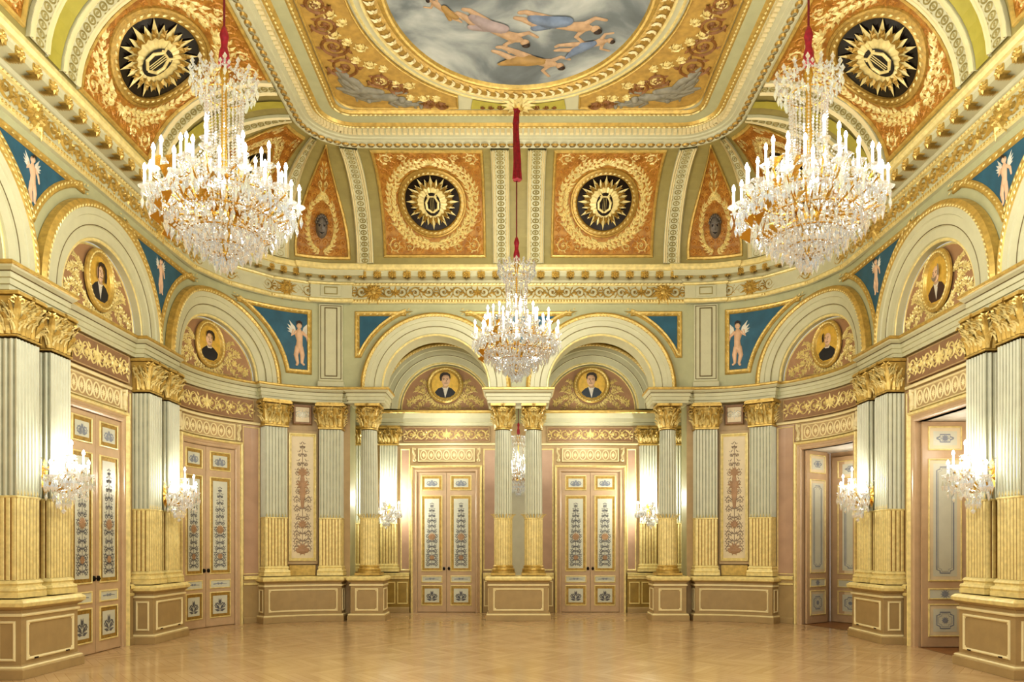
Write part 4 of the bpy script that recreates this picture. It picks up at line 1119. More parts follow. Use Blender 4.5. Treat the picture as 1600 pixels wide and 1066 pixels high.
for o,st,z in ((-.385,.09,8.752),(-.665,.08,8.80)):
    for x,y,tx,ty in along(FP,st,o):
        if y<5.5: continue
        nx,ny=-ty,tx; m.add([(x-tx*.04,z,y-ty*.04),(x+nx*.02,z,y+ny*.02),(x+tx*.04,z,y+ty*.04),(x-nx*.02,z,y-ny*.02),(x,z-.02,y)],[(0,1,4),(1,2,4),(2,3,4),(3,0,4)])
tag(m.build('gilt_leaf_bands',M['goldl'],frm,w3),kind='stuff')
# ribs
def rib(b0,b1,t0,t1,label):
    hw=(b1-b0)/2; fn=panel_map(b0,b1,t0,t1); V=LC; n=14
    def strip(u0,u1,d): 
        m=MB(); m.grid(u0,u1,0,V,d,1,n); return m
    m=MB().grid(-hw,hw,0.005,V-.02,.05,1,n); m.add([(u,v,d) for u in (-hw,hw) for v in [V*.99*i/n+.005 for i in range(n+1)] for d in (.005,.05)],
        [(o+2*i,o+2*i+1,o+2*i+3,o+2*i+2) for o in (0,2*(n+1)) for i in range(n)])
    ob=tag(m.build('cove_rib',M['cream'],fn=fn),label,'rib','cove ribs')
    m=MB()
    for a in (-1,1):
        for q,ww,h in ((.86,.1,.03),(.62,.07,.02)): m.ribbon([(a*hw*q,V*i/n*.99+.01) for i in range(n+1)],hw*ww*2,.052,h)
    m.build('edge_fillets',M['ivory'],ob,fn)
    m=MB(); st=hw*.62; k=int(V/st)
    for i in range(k):
        v=(i+.5)*V/k; m.ring(0,v,[(0,.052),(-.012,.066),(-.024,.052)],hw*.42,st*.46,n=12); m.disc(0,v,hw*.14,hw*.14,.052,6,1,.014)
        for a in (-1,1): m.leaf(a*hw*.5,v+st*.5,pi/2+(pi if i%2 else 0),st*.4,.02,.052,.01)
    tag(m.build('guilloche',M['olive'],ob,fn),kind='stuff')
for side in ('left','right'):
    F=lambda *a,side=side: a if side=='left' else tuple(LT-q for q in (a[1],a[0],a[3],a[2]))
    for c,lb,tc,tw in ((8.66,'nearest double rib',8.75,.15),(11.42,'double rib before the corner',12.15,.30)):
        for o,w in ((-.30,'near'),(.30,'far')):
            rib(*F(c+o-.17,c+o+.17,tc+o*tw/.15-.17,tc+o*tw/.15+.17),label='cream cove rib, %s half of the %s, %s side'%(w,lb,side))
        fn=panel_map(*F(c-.13,c+.13,tc-.13,tc+.13)); tag(MB().grid(-.12,.12,.005,LC-.02,.03,1,14).build('cove_band',M['oliveg'],fn=fn),'green-gold band between the two ribs of the %s, %s side'%(lb,side),'band','cove bands')
    rib(*F(14.98,15.44,15.02,15.42),label='cream cove rib between corner panel and mask panel, %s corner'%side)
    rib(*F(16.87+.18,17.38,17.05,17.37),label='cream cove rib between mask panel and sunburst panel, %s half of the end wall'%side)
    rib(*F(sx(-.5),sx(-.17),sx(-.5),sx(-.17)),label='cream cove rib just %s of the hanging cord, end wall'%side)
def sunburst(t,fn,u,v,a,b,d):
    m=MB(); n=24; st=[]
    for i in range(n*2):
        r=(.97 if i%4==0 else .84) if i%2==0 else .62; st.append((u+a*r*cos(pi*i/n+pi/2),v+b*r*sin(pi*i/n+pi/2)))
    for i in range(0,2*n,2):
        p,q,w_=st[i-1],st[i],st[(i+1)%(2*n)]
        m.add([(u,v,d+.06),(p[0],p[1],d+.02),(q[0],q[1],d+.01),(w_[0],w_[1],d+.02)],[(0,1,2),(0,2,3)])
    m.build('sunburst',M['goldl'],t,fn)
    m=MB()
    for i in range(20):
        q=2*pi*i/20
        for e in (.6,-.6): m.leaf(u+a*.5*cos(q),v+b*.5*sin(q),q+e,.18,.06,d+.045,.04)
    m.build('laurel_wreath',M['goldd'],t,fn)
    m=MB(); m.disc(u,v-.03,a*.30,b*.42,d+.064,20); m.build('lyre_ground',M['black'],t,fn)
    m=MB()
    for mx in (1,-1): m.limb([(u+mx*a*.03,v-b*.34),(u+mx*a*.2,v-b*.22),(u+mx*a*.22,v),(u+mx*a*.1,v+b*.22),(u+mx*a*.17,v+b*.34)],[.022,.026,.024,.02,.016],d+.066,.8)
    for q in (-.03,0,.03): m.ribbon([(u+q,v-b*.28),(u+q,v+b*.22)],.008,d+.068,.01)
    m.limb([(u-a*.16,v+b*.22),(u+a*.16,v+b*.22)],[.016,.016],d+.068); m.build('lyre',M['goldl'],t,fn)
def medallion_panel(args,t0,t1,label,cu=0,vc=.49*LC,a=.53,b=.53,au=1.0):
    fn=panel_map(*args); hw=(args[1]-args[0])/2; v0,v1=t0*LC,t1*LC
    x,y,z=fn(0,v0,.02); t=thing('sunburst_panel',label,'panel',(x,y,z),'orange sunburst panels of the cove')
    MB().grid(-hw,hw,v0,v1,.012,12,14).build('damask_field',M['orange'],t,fn)
    m=MB(); N=10
    P=[(-hw+2*hw*i/N,v0) for i in range(N)]+[(hw,v0+(v1-v0)*i/N) for i in range(N)]+[(hw-2*hw*i/N,v1) for i in range(N)]+[(-hw,v1-(v1-v0)*i/N) for i in range(N)]
    m.frame_path(P,[(-.05,.006),(-.04,.035),(-.015,.045),(.0,.03),(.01,.014)]); m.build('gilt_frame',M['gold'],t,fn)
    aa=a*au
    m=MB().ring(cu,vc,[(.13,.014),(.12,.04),(.09,.05),(.08,.035),(.03,.045),(.015,.06),(0,.05),(-.01,.02)],aa,b,n=48); m.build('oval_frame',M['goldd'],t,fn)
    m=MB()
    for i in range(40):
        q=2*pi*i/40; m.leaf(cu+(aa+.05)*cos(q),vc+(b+.05)*sin(q),q+pi/2+.5,.08,.04,.045,.016)
    tag(m.build('oval_laurel',M['goldl'],t,fn),kind='stuff')
    MB().disc(cu,vc,aa,b,.02,36,3).build('black_oval',M['black'],t,fn)
    sunburst(t,fn,cu,vc,aa,b,.022)
    m=MB(); i=0
    for uu in span(.11,hw-.1,.19):
        for vv in span(v0+.12,v1-.12,.19):
            if hypot(uu/(aa*1.28),(vv-vc)/(b*1.28))<1: continue
            i+=1
            for mx in (1,-1): m.orn(spiral(uu,0,.085,i*1.1,1.4,1 if i%2 else -1,.024,5,14),0,vv,1,.0135,.012,mx)
    tag(m.build('damask_scrolls',M['damask2'],t,fn),kind='stuff')
    m=MB(); rnd=random.Random(3)
    for q in range(7): m.leaf(0,vc-b*1.38,-pi/2+(q-3)*.42,.17,.06,.014,.03); m.leaf(0,vc+b*1.36,pi/2+(q-3)*.42,.17,.06,.014,.03)
    R=1.32
    for mx in (1,-1):        # laurel boughs round the oval, scrolls in the corners
        for rr,n_,l in ((1.36,28,.14),(1.56,26,.14)):
            for i in range(n_):
                q=-pi/2+(.12+i*.92*pi/n_)*mx; x,y=(aa*rr+.02)*cos(q),(b*rr+.02)*sin(q)
                if abs(x+cu)>hw-.08 or not v0+.06<vc+y<v1-.06: continue
                for e in (.6,-.5,.1): m.leaf(cu+x,vc+y,q+mx*pi/2+mx*e+rnd.uniform(-.3,.3),l*rnd.uniform(.75,1.1),.055,.014,.03)
        for yy,sg in ((v0+.17,1),(v1-.17,-1)):
            m.orn(spiral(hw-.2,0,.13,pi/2*sg,1.5,-sg,.03,6,18),0,yy,1,.014,.022,mx)
            m.orn(spiral(hw-.48,-.02*sg,.09,pi/2*sg,1.4,sg,.025,5,16),0,yy,1,.014,.022,mx)
    m.build('gilt_foliage',M['goldl'],t,fn)
    return t
def clipw(pts,f): return pts
for side in ('left','right'):
    F=lambda *a,side=side: a if side=='left' else tuple(LT-q for q in (a[1],a[0],a[3],a[2]))
    medallion_panel(F(sx(-2.62),sx(-.69),sx(-2.62),sx(-.69)),.075,.94,'orange cove panel with black sunburst oval on the end wall, %s of the hanging cord'%side)
    medallion_panel(F(9.22,10.86,9.3,11.45),.03,.97,'orange cove panel with black sunburst oval above the nearer %s wall door'%side,(-.06 if side=='left' else .06),a=.56,b=.56)
    medallion_panel(F(6.33,8.1,6.33,8.1),.05,.97,'orange cove panel cut off at the top %s corner of the photo'%side)
    medallion_panel(F(12.1,14.78,13.3,14.75),.06,.93,'tapering orange corner panel with dark oval, behind the %s chandelier'%side,0,.45*LC,.55,.55,1.2)
    # mask panel
    args=F(15.62,16.88,15.5,16.9); fn=panel_map(*args)
    x,y,z=fn(0,.14,.02); t=thing('mask_panel','pointed orange cove panel with a grey mask, %s of the end wall'%side,'panel',(x,y,z),'orange mask panels of the cove')
    v0,v1=.14,2.18; hw=.60; nn=14
    prof=lambda k: hw*(1-k**1.9)+.012
    P=[(-hw+2*hw*i/8,v0) for i in range(8)]+[(prof(i/nn),v0+(v1-v0)*i/nn) for i in range(nn+1)]+[(-prof(i/nn),v0+(v1-v0)*i/nn) for i in range(nn,0,-1)]
    vs=[];fs=[]
    m=MB()
    for i in range(nn+1):
        for q in range(7): vs.append((prof(i/nn)*(q/3-1),v0+(v1-v0)*i/nn,.012))
    for i in range(nn):
        for q in range(6): fs.append((i*7+q,i*7+q+1,i*7+q+8,i*7+q+7))
    m.add(vs,fs).build('damask_field',M['orange'],t,fn)
    MB().frame_path(P,[(-.06,.006),(-.05,.035),(-.015,.045),(0,.03),(.01,.014)]).build('gilt_frame',M['gold'],t,fn)
    m=MB(); i=0
    for vv in span(v0+.1,v1-.5,.17):
        w_=prof((vv-v0)/(v1-v0)); 
        for uu in span(.09,max(.1,w_-.08),.17):
            i+=1
            if uu>w_-.07: continue
            for mx in (1,-1): m.orn(spiral(uu,0,.07,i*1.3,1.4,1 if i%2 else -1,.022,5,12),0,vv,1,.0135,.012,mx)
    tag(m.build('damask_scrolls',M['damask2'],t,fn),kind='stuff')
    m=MB(); rnd=random.Random(5)
    for mx in (1,-1):
        for i in range(16):
            q=-pi/2+mx*(.1+i*.19); xx,yy=.36*cos(q),.5*sin(q)
            if yy>.35: xx*=.75
            for e in (.6,-.5,.1): m.leaf(xx,.72+yy,q+mx*pi/2+mx*e,.15*rnd.uniform(.8,1.1),.06,.014,.03)
        m.orn(spiral(.085,0,.07,pi/2,1.4,-1,.03,6,16),0,1.4,1,.014,.025,mx); m.orn(spiral(.08,0,.07,pi/2,1.4,-1,.025,5,16),0,1.65,1,.014,.025,mx)
        for i in range(5): m.leaf(mx*.02,1.25+i*.12,pi/2-mx*.6,.16,.06,.014,.03)
    m.build('gilt_foliage',M['goldl'],t,fn)
    m=MB(); m.smooth=True
    m.disc(0,.66,.15,.2,.03,24,5,.12); mk=m.build('mask',M['mask'],t,fn)
    f=MB()
    for e in (-.055,.055): f.disc(e,.7,.034,.022,.142,10); 
    f.limb([(-.05,.575),(0,.565),(.05,.575)],[.012,.025,.012],.125); f.build('mask_openings',M['black'],mk,fn)
    f=MB().limb([(0,.73),(0,.64)],[.014,.03],.14,.9).limb([(-.1,.745),(-.03,.735)],[.012,.014],.135).limb([(.1,.745),(.03,.735)],[.012,.014],.135)
    for i in range(9): q=.35+i*(pi-.7)/8; f.disc(.15*cos(q),.68+.19*sin(q),.04,.04,.05,8,2,.05)
    f.build('mask_brow_and_curls',M['mask'],mk,fn)

# ------------------------------------------------------------------ flat ceiling: painting, corner panels, rosettes
cl=lambda u,v,d:(u,v,8.855-d)
CY=9.88; CA,CB=1.80,1.99
x,y,z=cl(0,CY,.02); t=thing('ceiling_painting','large oval ceiling painting of clouds and draped figures in a gilt ring','painting',(x,y,z))
m=MB().disc(0,CY,CA,CB,.02,64,4); m.build('cloud_canvas',M['clouds'],t,cl)
m=MB().ring(0,CY,[(-.02,.02),(.0,.06),(.03,.07),(.08,.05),(.10,.04)],CA,CB,n=72); m.build('gilt_inner_ring',M['gold'],t,cl)
m=MB().ring(0,CY,[(.10,.04),(.15,.06),(.25,.06),(.30,.04)],CA,CB,n=72); m.build('ornate_ring',M['goldd'],t,cl)
m=MB()
for i in range(84):
    q=2*pi*i/84
    for e in (.75,-.75): m.leaf((CA+.20)*cos(q),CY+(CB+.20)*sin(q),q+pi/2+e,.125,.05,.068,.03)
    m.disc((CA+.20)*cos(q+.02),CY+(CB+.20)*sin(q+.02),.025,.025,.064,6,1,.02)
tag(m.build('ring_foliage',M['ivory'],t,cl),kind='stuff')
m=MB().ring(0,CY,[(.30,.04),(.31,.055),(.34,.055),(.35,.03)],CA,CB,n=72).ring(0,CY,[(.43,.02),(.44,.04),(.47,.03),(.48,.01)],CA,CB,n=72); m.build('gilt_outer_rings',M['goldl'],t,cl)
m=MB().ring(0,CY,[(.35,.03),(.43,.02)],CA,CB,n=72); m.build('cream_band',M['cream'],t,cl)
def cloud_figure(nm,u,v,s,rot,mx,robe,robe_part):
    c,si=cos(rot),sin(rot)
    P=lambda L:[(u+(mx*a*s)*c-(b*s)*si,v+(mx*a*s)*si+b*s*c) for a,b in L]
    f=MB(); f.smooth=True; e=.024
    f.limb(P([(0,0),(.16,.03),(.3,.02),(.38,.03)]),[.085*s,.07*s,.09*s,.05*s],e,.35)
    f.limb(P([(0,0),(-.22,.06),(-.42,-.02),(-.5,-.03)]),[.075*s,.06*s,.04*s,.03*s],e,.35); f.limb(P([(0,-.02),(-.18,-.08),(-.4,-.14),(-.46,-.12)]),[.07*s,.055*s,.035*s,.03*s],e,.35)
    f.limb(P([(.32,.07),(.26,.2),(.38,.3)]),[.04*s,.03*s,.022*s],e,.35); f.limb(P([(.32,-.03),(.42,-.14),(.55,-.12)]),[.04*s,.03*s,.022*s],e,.35)
    h=P([(.46,.04)])[0]; f.disc(h[0],h[1],.06*s,.06*s,e,14,3,.03)
    b=f.build('painted_figure',M['skin2'],t,cl)
    h2=P([(.49,.06)])[0]; MB().disc(h2[0],h2[1],.055*s,.05*s,e+.02,12,2,.02).build('hair',M['hair'],b,cl)
    r=MB(); r.smooth=True
    for pts,rd in robe_part: r.limb(P(pts),[q*s for q in rd],e+.012,.4)
    r.build('drapery',M[robe],b,cl)
R1=[([(.1,-.06),(-.1,-.02),(-.3,-.06)],(.08,.1,.07)),([(-.1,.02),(-.26,.1)],(.07,.05))]
R2=[([(.2,.0),(.0,.02),(-.2,.1),(-.36,.2)],(.06,.11,.08,.03))]
cloud_figure('a',-.35,10.55,1.15,.5,1,'robep',R1); cloud_figure('b',.55,10.45,1.2,.12,1,'robeb',R1)
cloud_figure('c',.15,11.2,1.1,.25,1,'robey',R2); cloud_figure('d',.95,10.9,.85,-.35,1,'robeb',R2); cloud_figure('e',-1.0,10.2,.6,.9,-1,'robey',R1)
# corner panels
def corner_panel(sg,label):
    XO=3.02; YO=12.53; r=.40; P=[]
    oa,ob=CA+.51,CB+.51
    el=lambda x: CY+ob*sqrt(max(0,1-(x/oa)**2))
    x0=-1.0
    P=[(-x0*-1,0)]
    P=[]
    for k in range(13): P.append((x0-.0+.12*(-cos(pi*k/12-pi/2)*-1),0)) if False else None
    P+= [(x0,YO-.03)]
    P+= [(x0-(XO-r+x0)*0-(k/6)*(XO-r+x0),YO) for k in range(1,6)]
    P+= [(-(XO-r)-r*sin(a),YO-r+r*cos(a)) for a in [pi/2*k/8 for k in range(9)]]
    P+= [(-XO,y) for y in span(YO-r,8.6,.4)[1:]] if False else [(-XO,YO-r-(YO-r-8.6)*k/8) for k in range(1,9)]
    E=[]
    for k in range(25):
        a=pi*.5+.44+ (pi*.5+.55-.44)*k/24; E.append((oa*cos(a),CY+ob*sin(a)))
    P+= [p for p in reversed(E)]
    # P runs clockwise seen in plan x,y?  make it counter-clockwise
    ar=sum(a[0]*b[1]-b[0]*a[1] for a,b in zip(P,P[1:]+P[:1]))
    if ar<0: P=P[::-1]
    if sg>0: P=[(-a,b) for a,b in reversed(P)]
    x,y,z=cl(P[0][0],P[0][1],.01); tt=thing('ceiling_corner_panel',label,'panel',(x,y,z),'ceiling corner panels')
    MB().poly(P,.006).build('gold_field',M['ochre'],tt,cl)
    MB().frame_path(P,[(0,.008),(.01,.03),(.02,.035),(.035,.02),(.04,.008)]).build('gilt_frame',M['gold'],tt,cl)
    m=MB()
    for (cx,cy,rr,dr) in ((-2.72,10.95,.17,1),(-2.68,11.42,.20,-1),(-2.74,10.5,.15,-1),(-1.28,12.42,.075,1),(-1.5,12.36,.09,-1),(-1.95,11.95,.12,1),(-2.2,11.75,.14,-1),(-2.75,10.1,.14,1),(-2.76,9.75,.12,-1),(-2.8,9.4,.12,1)):
        m.orn(spiral(cx,cy,rr*1.3,0 if dr>0 else pi,1.9,dr,.062,6,26),0,0,1,.01,.025,-sg)
    m.build('scrollwork',M['cherry'],tt,cl)
    m=MB()
    for i in range(15):
        a=pi*.5+.56+i*.067; k=1.10+.05*(i%3); x,y=oa*k*cos(a),CY+ob*k*sin(a)
        if x<-XO+.12 or y>YO-.1: continue
        m.orn(spiral(x,y,.075+.02*(i%2),a+(pi if i%2 else 0),1.5,1 if i%2 else -1,.026,6,18),0,0,1,.01,.02,-sg)
        for e in (.5,-.4,.1): m.leaf(-sg*(x+.05),y+.04,(a+pi/2+e) if sg<0 else pi-(a+pi/2+e),.13,.045,.01,.02)
    m.build('gilt_foliage',M['goldl'],tt,cl)
    f=MB(); f.smooth=True
    for (ox,oy,sc_,rt) in ((-2.35,12.13,.95,.12),(-2.62,11.9,.8,1.0),(-1.85,12.36,.5,.1)):
        c,si=cos(rt),sin(rt)
        def Q(L): return [(-sg*(ox+(p*c-q*si)*sc_),oy+(p*si+q*c)*sc_) for p,q in L]
        for L,rd in (([(0,0),(.16,.03),(.3,.02),(.38,.03)],[.1,.085,.1,.05]),([(0,0),(-.22,.06),(-.42,-.02),(-.5,-.03)],[.09,.075,.05,.03]),([(0,-.02),(-.18,-.09),(-.4,-.14),(-.46,-.12)],[.09,.07,.045,.03]),
                     ([(.32,.07),(.26,.2),(.38,.3)],[.045,.035,.025]),([(.32,-.03),(.42,-.14),(.55,-.12)],[.045,.035,.025]),([(.12,-.1),(-.1,-.13),(-.35,-.08),(-.6,-.12)],[.07,.09,.08,.03]),([(.1,.1),(-.08,.14),(-.3,.1)],[.05,.07,.04])):
            f.limb(Q(L),[q*sc_ for q in rd],.012,.55)
        h=Q([(.47,.05)])[0]; f.disc(h[0],h[1],.075*sc_,.075*sc_,.015,14,3,.06)
    f.build('grisaille_figures',M['grey'],tt,cl)
corner_panel(-1,'gold corner panel of the ceiling with grey painted figures, left'); corner_panel(1,'gold corner panel of the ceiling with grey painted figures, right')
def scroll_panel():
    P=[(-.80,12.53)]+[(oa_*cos(a),CY+ob_*sin(a)) for oa_,ob_ in ((CA+.52,CB+.52),) for a in [pi/2+.33-.66*k/12 for k in range(13)]]+[(.80,12.53)]
    P=[p for p in P if p[1]<=12.531]
    ar=sum(a[0]*b[1]-b[0]*a[1] for a,b in zip(P,P[1:]+P[:1]))
    if ar<0: P=P[::-1]
    o=tag(MB().poly(P,.008).build('ceiling_scroll_panel',M['oliveg'],fn=cl),'small scroll panel of the ceiling behind the middle hanging point','panel')
    m=MB()
    for mx in (1,-1):
        for cx,r in ((.3,.06),(.46,.05),(.6,.04)): m.orn(spiral(cx,12.5-.03,r,pi,1.4,-1,.02,5,14),0,0,1,.012,.015,mx)
    m.build('scrollwork',M['cherry'],o,cl)
scroll_panel()
def ceiling_rosette(x,y,label):
    t=thing('ceiling_rosette',label,'rosette',(x,y,8.8),'ceiling rosettes')
    g=lambda u,v,d:(x+u,y+v,8.80-d)
    m=MB()
    for r,k,d in ((.3,14,.0),(.2,10,.03)):
        for i in range(k): m.leaf(0,0,2*pi*i/k,r,r*.4,d,.04)
    m.build('petals',M['goldl'],t,g); MB().disc(0,0,.11,.11,.03,16,3,.07).build('boss',M['gold'],t,g)
ceiling_rosette(0,12.33,'gilt ceiling rosette holding the middle crimson cord')
# ------------------------------------------------------------------ chandeliers
def copy_tree(o,parent=None):
    c=o.copy(); COL.objects.link(c); c.parent=parent
    for ch in o.children: copy_tree(ch,c)
    return c
CAND=MB(); CAND.lathe([(.0,0),(.0135,0),(.0125,.17),(.0,.172)],n=8)
BULB=MB(); BULB.smooth=True; BULB.lathe([(0,0),(.014,.012),(.019,.03),(.013,.055),(0,.08)],n=8)
DISH=MB(); DISH.lathe([(.0,-.05),(.02,-.045),(.014,-.02),(.05,.005),(.062,.02),(.05,.012),(.0,.008)],n=12)
def mesh_of(mb,name,m):
    o=mb.build(name,m); me=o.data; bpy.data.objects.remove(o); return me
ME_C=mesh_of(CAND,'candle',M['candle']); ME_B=mesh_of(BULB,'bulb',M['flame']); ME_D=mesh_of(DISH,'drip_dish',M['crystal'])
def inst(name,me,parent,loc):
    o=bpy.data.objects.new(name,me); COL.objects.link(o); o.parent=parent; o.location=loc; return o
def strand(mb,p,q,sag,sp,r):
    L=sqrt(sum((a-b)**2 for a,b in zip(p,q)))+sag; n=max(2,int(L/sp))
    for i in range(n+1):
        t=i/n; mb.bead((p[0]+(q[0]-p[0])*t,p[1]+(q[1]-p[1])*t,p[2]+(q[2]-p[2])*t-sag*4*t*(1-t)),r,r*1.15)
def drop(mb,x,y,z,l,r):
    mb.bead((x,y,z-.018),r*.55); v=[(x+r,y,z-.05-l*.45),(x,y+r,z-.05-l*.45),(x-r,y,z-.05-l*.45),(x,y-r,z-.05-l*.45),(x,y,z-.035),(x,y,z-.05-l)]
    mb.add(v,[(0,1,4),(1,2,4),(2,3,4),(3,0,4),(1,0,5),(2,1,5),(3,2,5),(0,3,5)])
pol=lambda r,a,z:(r*cos(a),r*sin(a),z)
def chandelier(label,loc):
    rnd=random.Random(11)
    t=thing('crystal_chandelier',label,'chandelier',loc,'crystal chandeliers')
    st=MB(); st.smooth=True
    st.lathe([(0,.12),(.03,.13),(.05,.2),(.03,.28),(.06,.36),(.1,.45),(.13,.55),(.1,.62),(.04,.68),(.03,.8),(.06,.86),(.03,.95),(.025,1.3),(.05,1.36),(.025,1.45),(.025,1.9),(.05,1.95),(.02,2.06),(0,2.07)],n=14)
    st.build('stem',M['brass'],t)
    for r,z in ((.07,.15),(.19,.26),(.34,.36),(.51,.50),(.62,.66),(.19,1.75),(.2,.86)):
        n=32; MB().tube([pol(r,2*pi*i/n,z) for i in range(n+1)],.008,5).build('hoop',M['brass'],t)
    tiers=((20,.68,.70,0.0),(12,.54,.90,.1),(7,.37,1.06,.2))
    for n,r,z,ph in tiers:
        for i in range(n):
            a=2*pi*i/n+ph; dr=(.03 if i%2 else -.02); dz=(.035 if i%2 else -.02); rr=r+dr; zz=z+dz
            pts=[]
            for k in range(9):
                q=k/8; pts.append(pol(.1+(rr-.1)*q,a,.62+(zz-.06-.62)*q**2-.1*sin(pi*q)))
            pts.append(pol(rr,a,zz-.02)); m=MB(); m.tube(pts,.009,5); m.build('arm',M['brass'],t)
            p=pol(rr,a,zz); inst('drip_dish',ME_D,t,p)
            c=inst('candle',ME_C,t,p); inst('bulb',ME_B,c,(0,0,.17))
    b=MB()                                            # bead curtain of the column
    for i in range(26):
        a=2*pi*i/26; strand(b,pol(.185,a,1.74),pol(.15+.02*(i%2),a,1.3),0,.03,.0135); strand(b,pol(.15+.02*(i%2),a,1.3),pol(.21,a,.84),0,.03,.0135)
    tag(b.build('bead_column',M['crystal'],t),kind='stuff')
    b=MB()                                            # crown
    for i in range(16):
        a=2*pi*i/16
        strand(b,pol(.19,a,1.76),pol(.30,a,1.93),-.03,.028,.015); strand(b,pol(.30,a,1.93),pol(.12,a+.1,1.99),.05,.03,.012); drop(b,*pol(.31,a,1.92),.1,.02)
        strand(b,pol(.30,a,1.92),pol(.30,a+2*pi/16,1.92),.06,.028,.013); drop(b,*pol(.26,a+.2,1.84),.09,.018); drop(b,*pol(.22,a,1.80),.09,.018)
        b.bead(pol(.31,a,1.96),.024,.04); b.bead(pol(.2,a+.2,1.98),.02,.03)
    tag(b.build('crystal_crown',M['crystal'],t),kind='stuff')
    b=MB()                                            # basket of swags and drops
    rings=((.07,.15,8),(.19,.26,14),(.34,.36,22),(.51,.50,30),(.64,.66,36))
    for (r0,z0,n0),(r1,z1,n1) in zip(rings,rings[1:]):
        for i in range(n1): a=2*pi*i/n1; strand(b,pol(r1,a,z1),pol(r0,a,z0),.03,.034,.014)
    for r,z,n in rings:
        for i in range(n):
            a=2*pi*i/n; drop(b,*pol(r+.01,a,z),.13 if r>.2 else .1,.022); drop(b,*pol(r+.02,a+pi/n,z+.03),.1,.018)
            strand(b,pol(r,a,z),pol(r,a+2*pi/n,z),.035,.03,.013)
    for n,r,z,ph in tiers:
        for i in range(n):
            a=2*pi*i/n+ph; drop(b,*pol(r+.05,a,z),.12,.02); drop(b,*pol(r-.05,a,z),.12,.02); drop(b,*pol(r,a+.06,z-.02),.12,.02)
            strand(b,pol(r,a,z-.01),pol(r,a+2*pi/n,z-.01),.09,.03,.0135); strand(b,pol(r,a,z-.02),pol(.2,a,z+.12),.06,.035,.013)
    for i in range(330):
        z=rnd.uniform(.36,1.0); r=min(.68,.10+(z-.24)*1.15)*sqrt(rnd.random()) if z<.75 else .55*sqrt(rnd.random())
        drop(b,*pol(max(r,.12),rnd.random()*6.28,z),rnd.uniform(.06,.12),rnd.uniform(.016,.026))
    for i in range(9): a=2*pi*i/9; drop(b,*pol(.09,a,.2),.1,.02)
    b.bead((0,0,.05),.045,.055)
    tag(b.build('crystal_basket',M['crystal'],t),kind='stuff')
    f=MB()                                            # gilt leaves among the crystals
    for i in range(70):
        a=rnd.random()*6.28; z=rnd.uniform(.35,.85); r=rnd.uniform(.25,.6); p=pol(r,a,z); q=pol(r+.1,a+.1,z+.06); s_=pol(r+.02,a+.2,z+.1)
        f.add([p,q,s_],[(0,1,2)])
    tag(f.build('gilt_leaves',M['brass'],t),kind='stuff')
    return t
def silk(t,z0,zsil,ztop,long_=False):
    m=MB(); m.smooth=True; m.lathe([(.02,z0),(.055,z0+.02),(.05,z0+.12),(.03,z0+.2),(.035,z0+.26),(.045,z0+.3),(.03,z0+.36),(.012,z0+.4)],n=12); m.build('silk_sleeve',M['red'],t)
    MB().lathe([(.011,z0+.38),(.011,ztop)],n=8).build('cord',M['redd'],t)
    if long_:
        m=MB(); n=14; vs=[];fs=[]
        for j,(r,z) in enumerate(((.02,zsil-.02),(.075,zsil),(.06,zsil+.3),(.05,zsil+.6),(.045,zsil+.9),(.055,zsil+.95),(.04,ztop-.12),(.06,ztop-.06),(.02,ztop))):
            for i in range(n): q=2*pi*i/n; k=r*(1+.18*cos(5*q+j)); vs.append((k*cos(q)+.012*sin(j),k*sin(q),z))
        for j in range(8):
            for i in range(n): fs.append((j*n+i,j*n+(i+1)%n,(j+1)*n+(i+1)%n,(j+1)*n+i))
        m.add(vs,fs).build('gathered_silk_cover',M['red'],t)
CH=chandelier('large lit crystal chandelier with candles, hanging at the left of the photo',(-2.9,7.35,4.19))
c2=copy_tree(CH); c2.location=(2.86,7.35,4.19); c2['label']='large lit crystal chandelier with candles, hanging at the right of the photo'
c3=copy_tree(CH); c3.location=(-.03,12.33,4.20); c3['label']='lit crystal chandelier farther off, hanging from the middle ceiling rosette'
c4=copy_tree(CH); c4.location=(0,16.2,2.58); c4.scale=(.66,.66,.66); c4['label']='small crystal chandelier glimpsed between the two central columns'
for c,zt in ((CH,4.66),(c2,4.66)): silk(c,2.04,0,zt)
silk(c3,2.02,3.36,4.58,True); silk(c4,2.05,0,5.48)

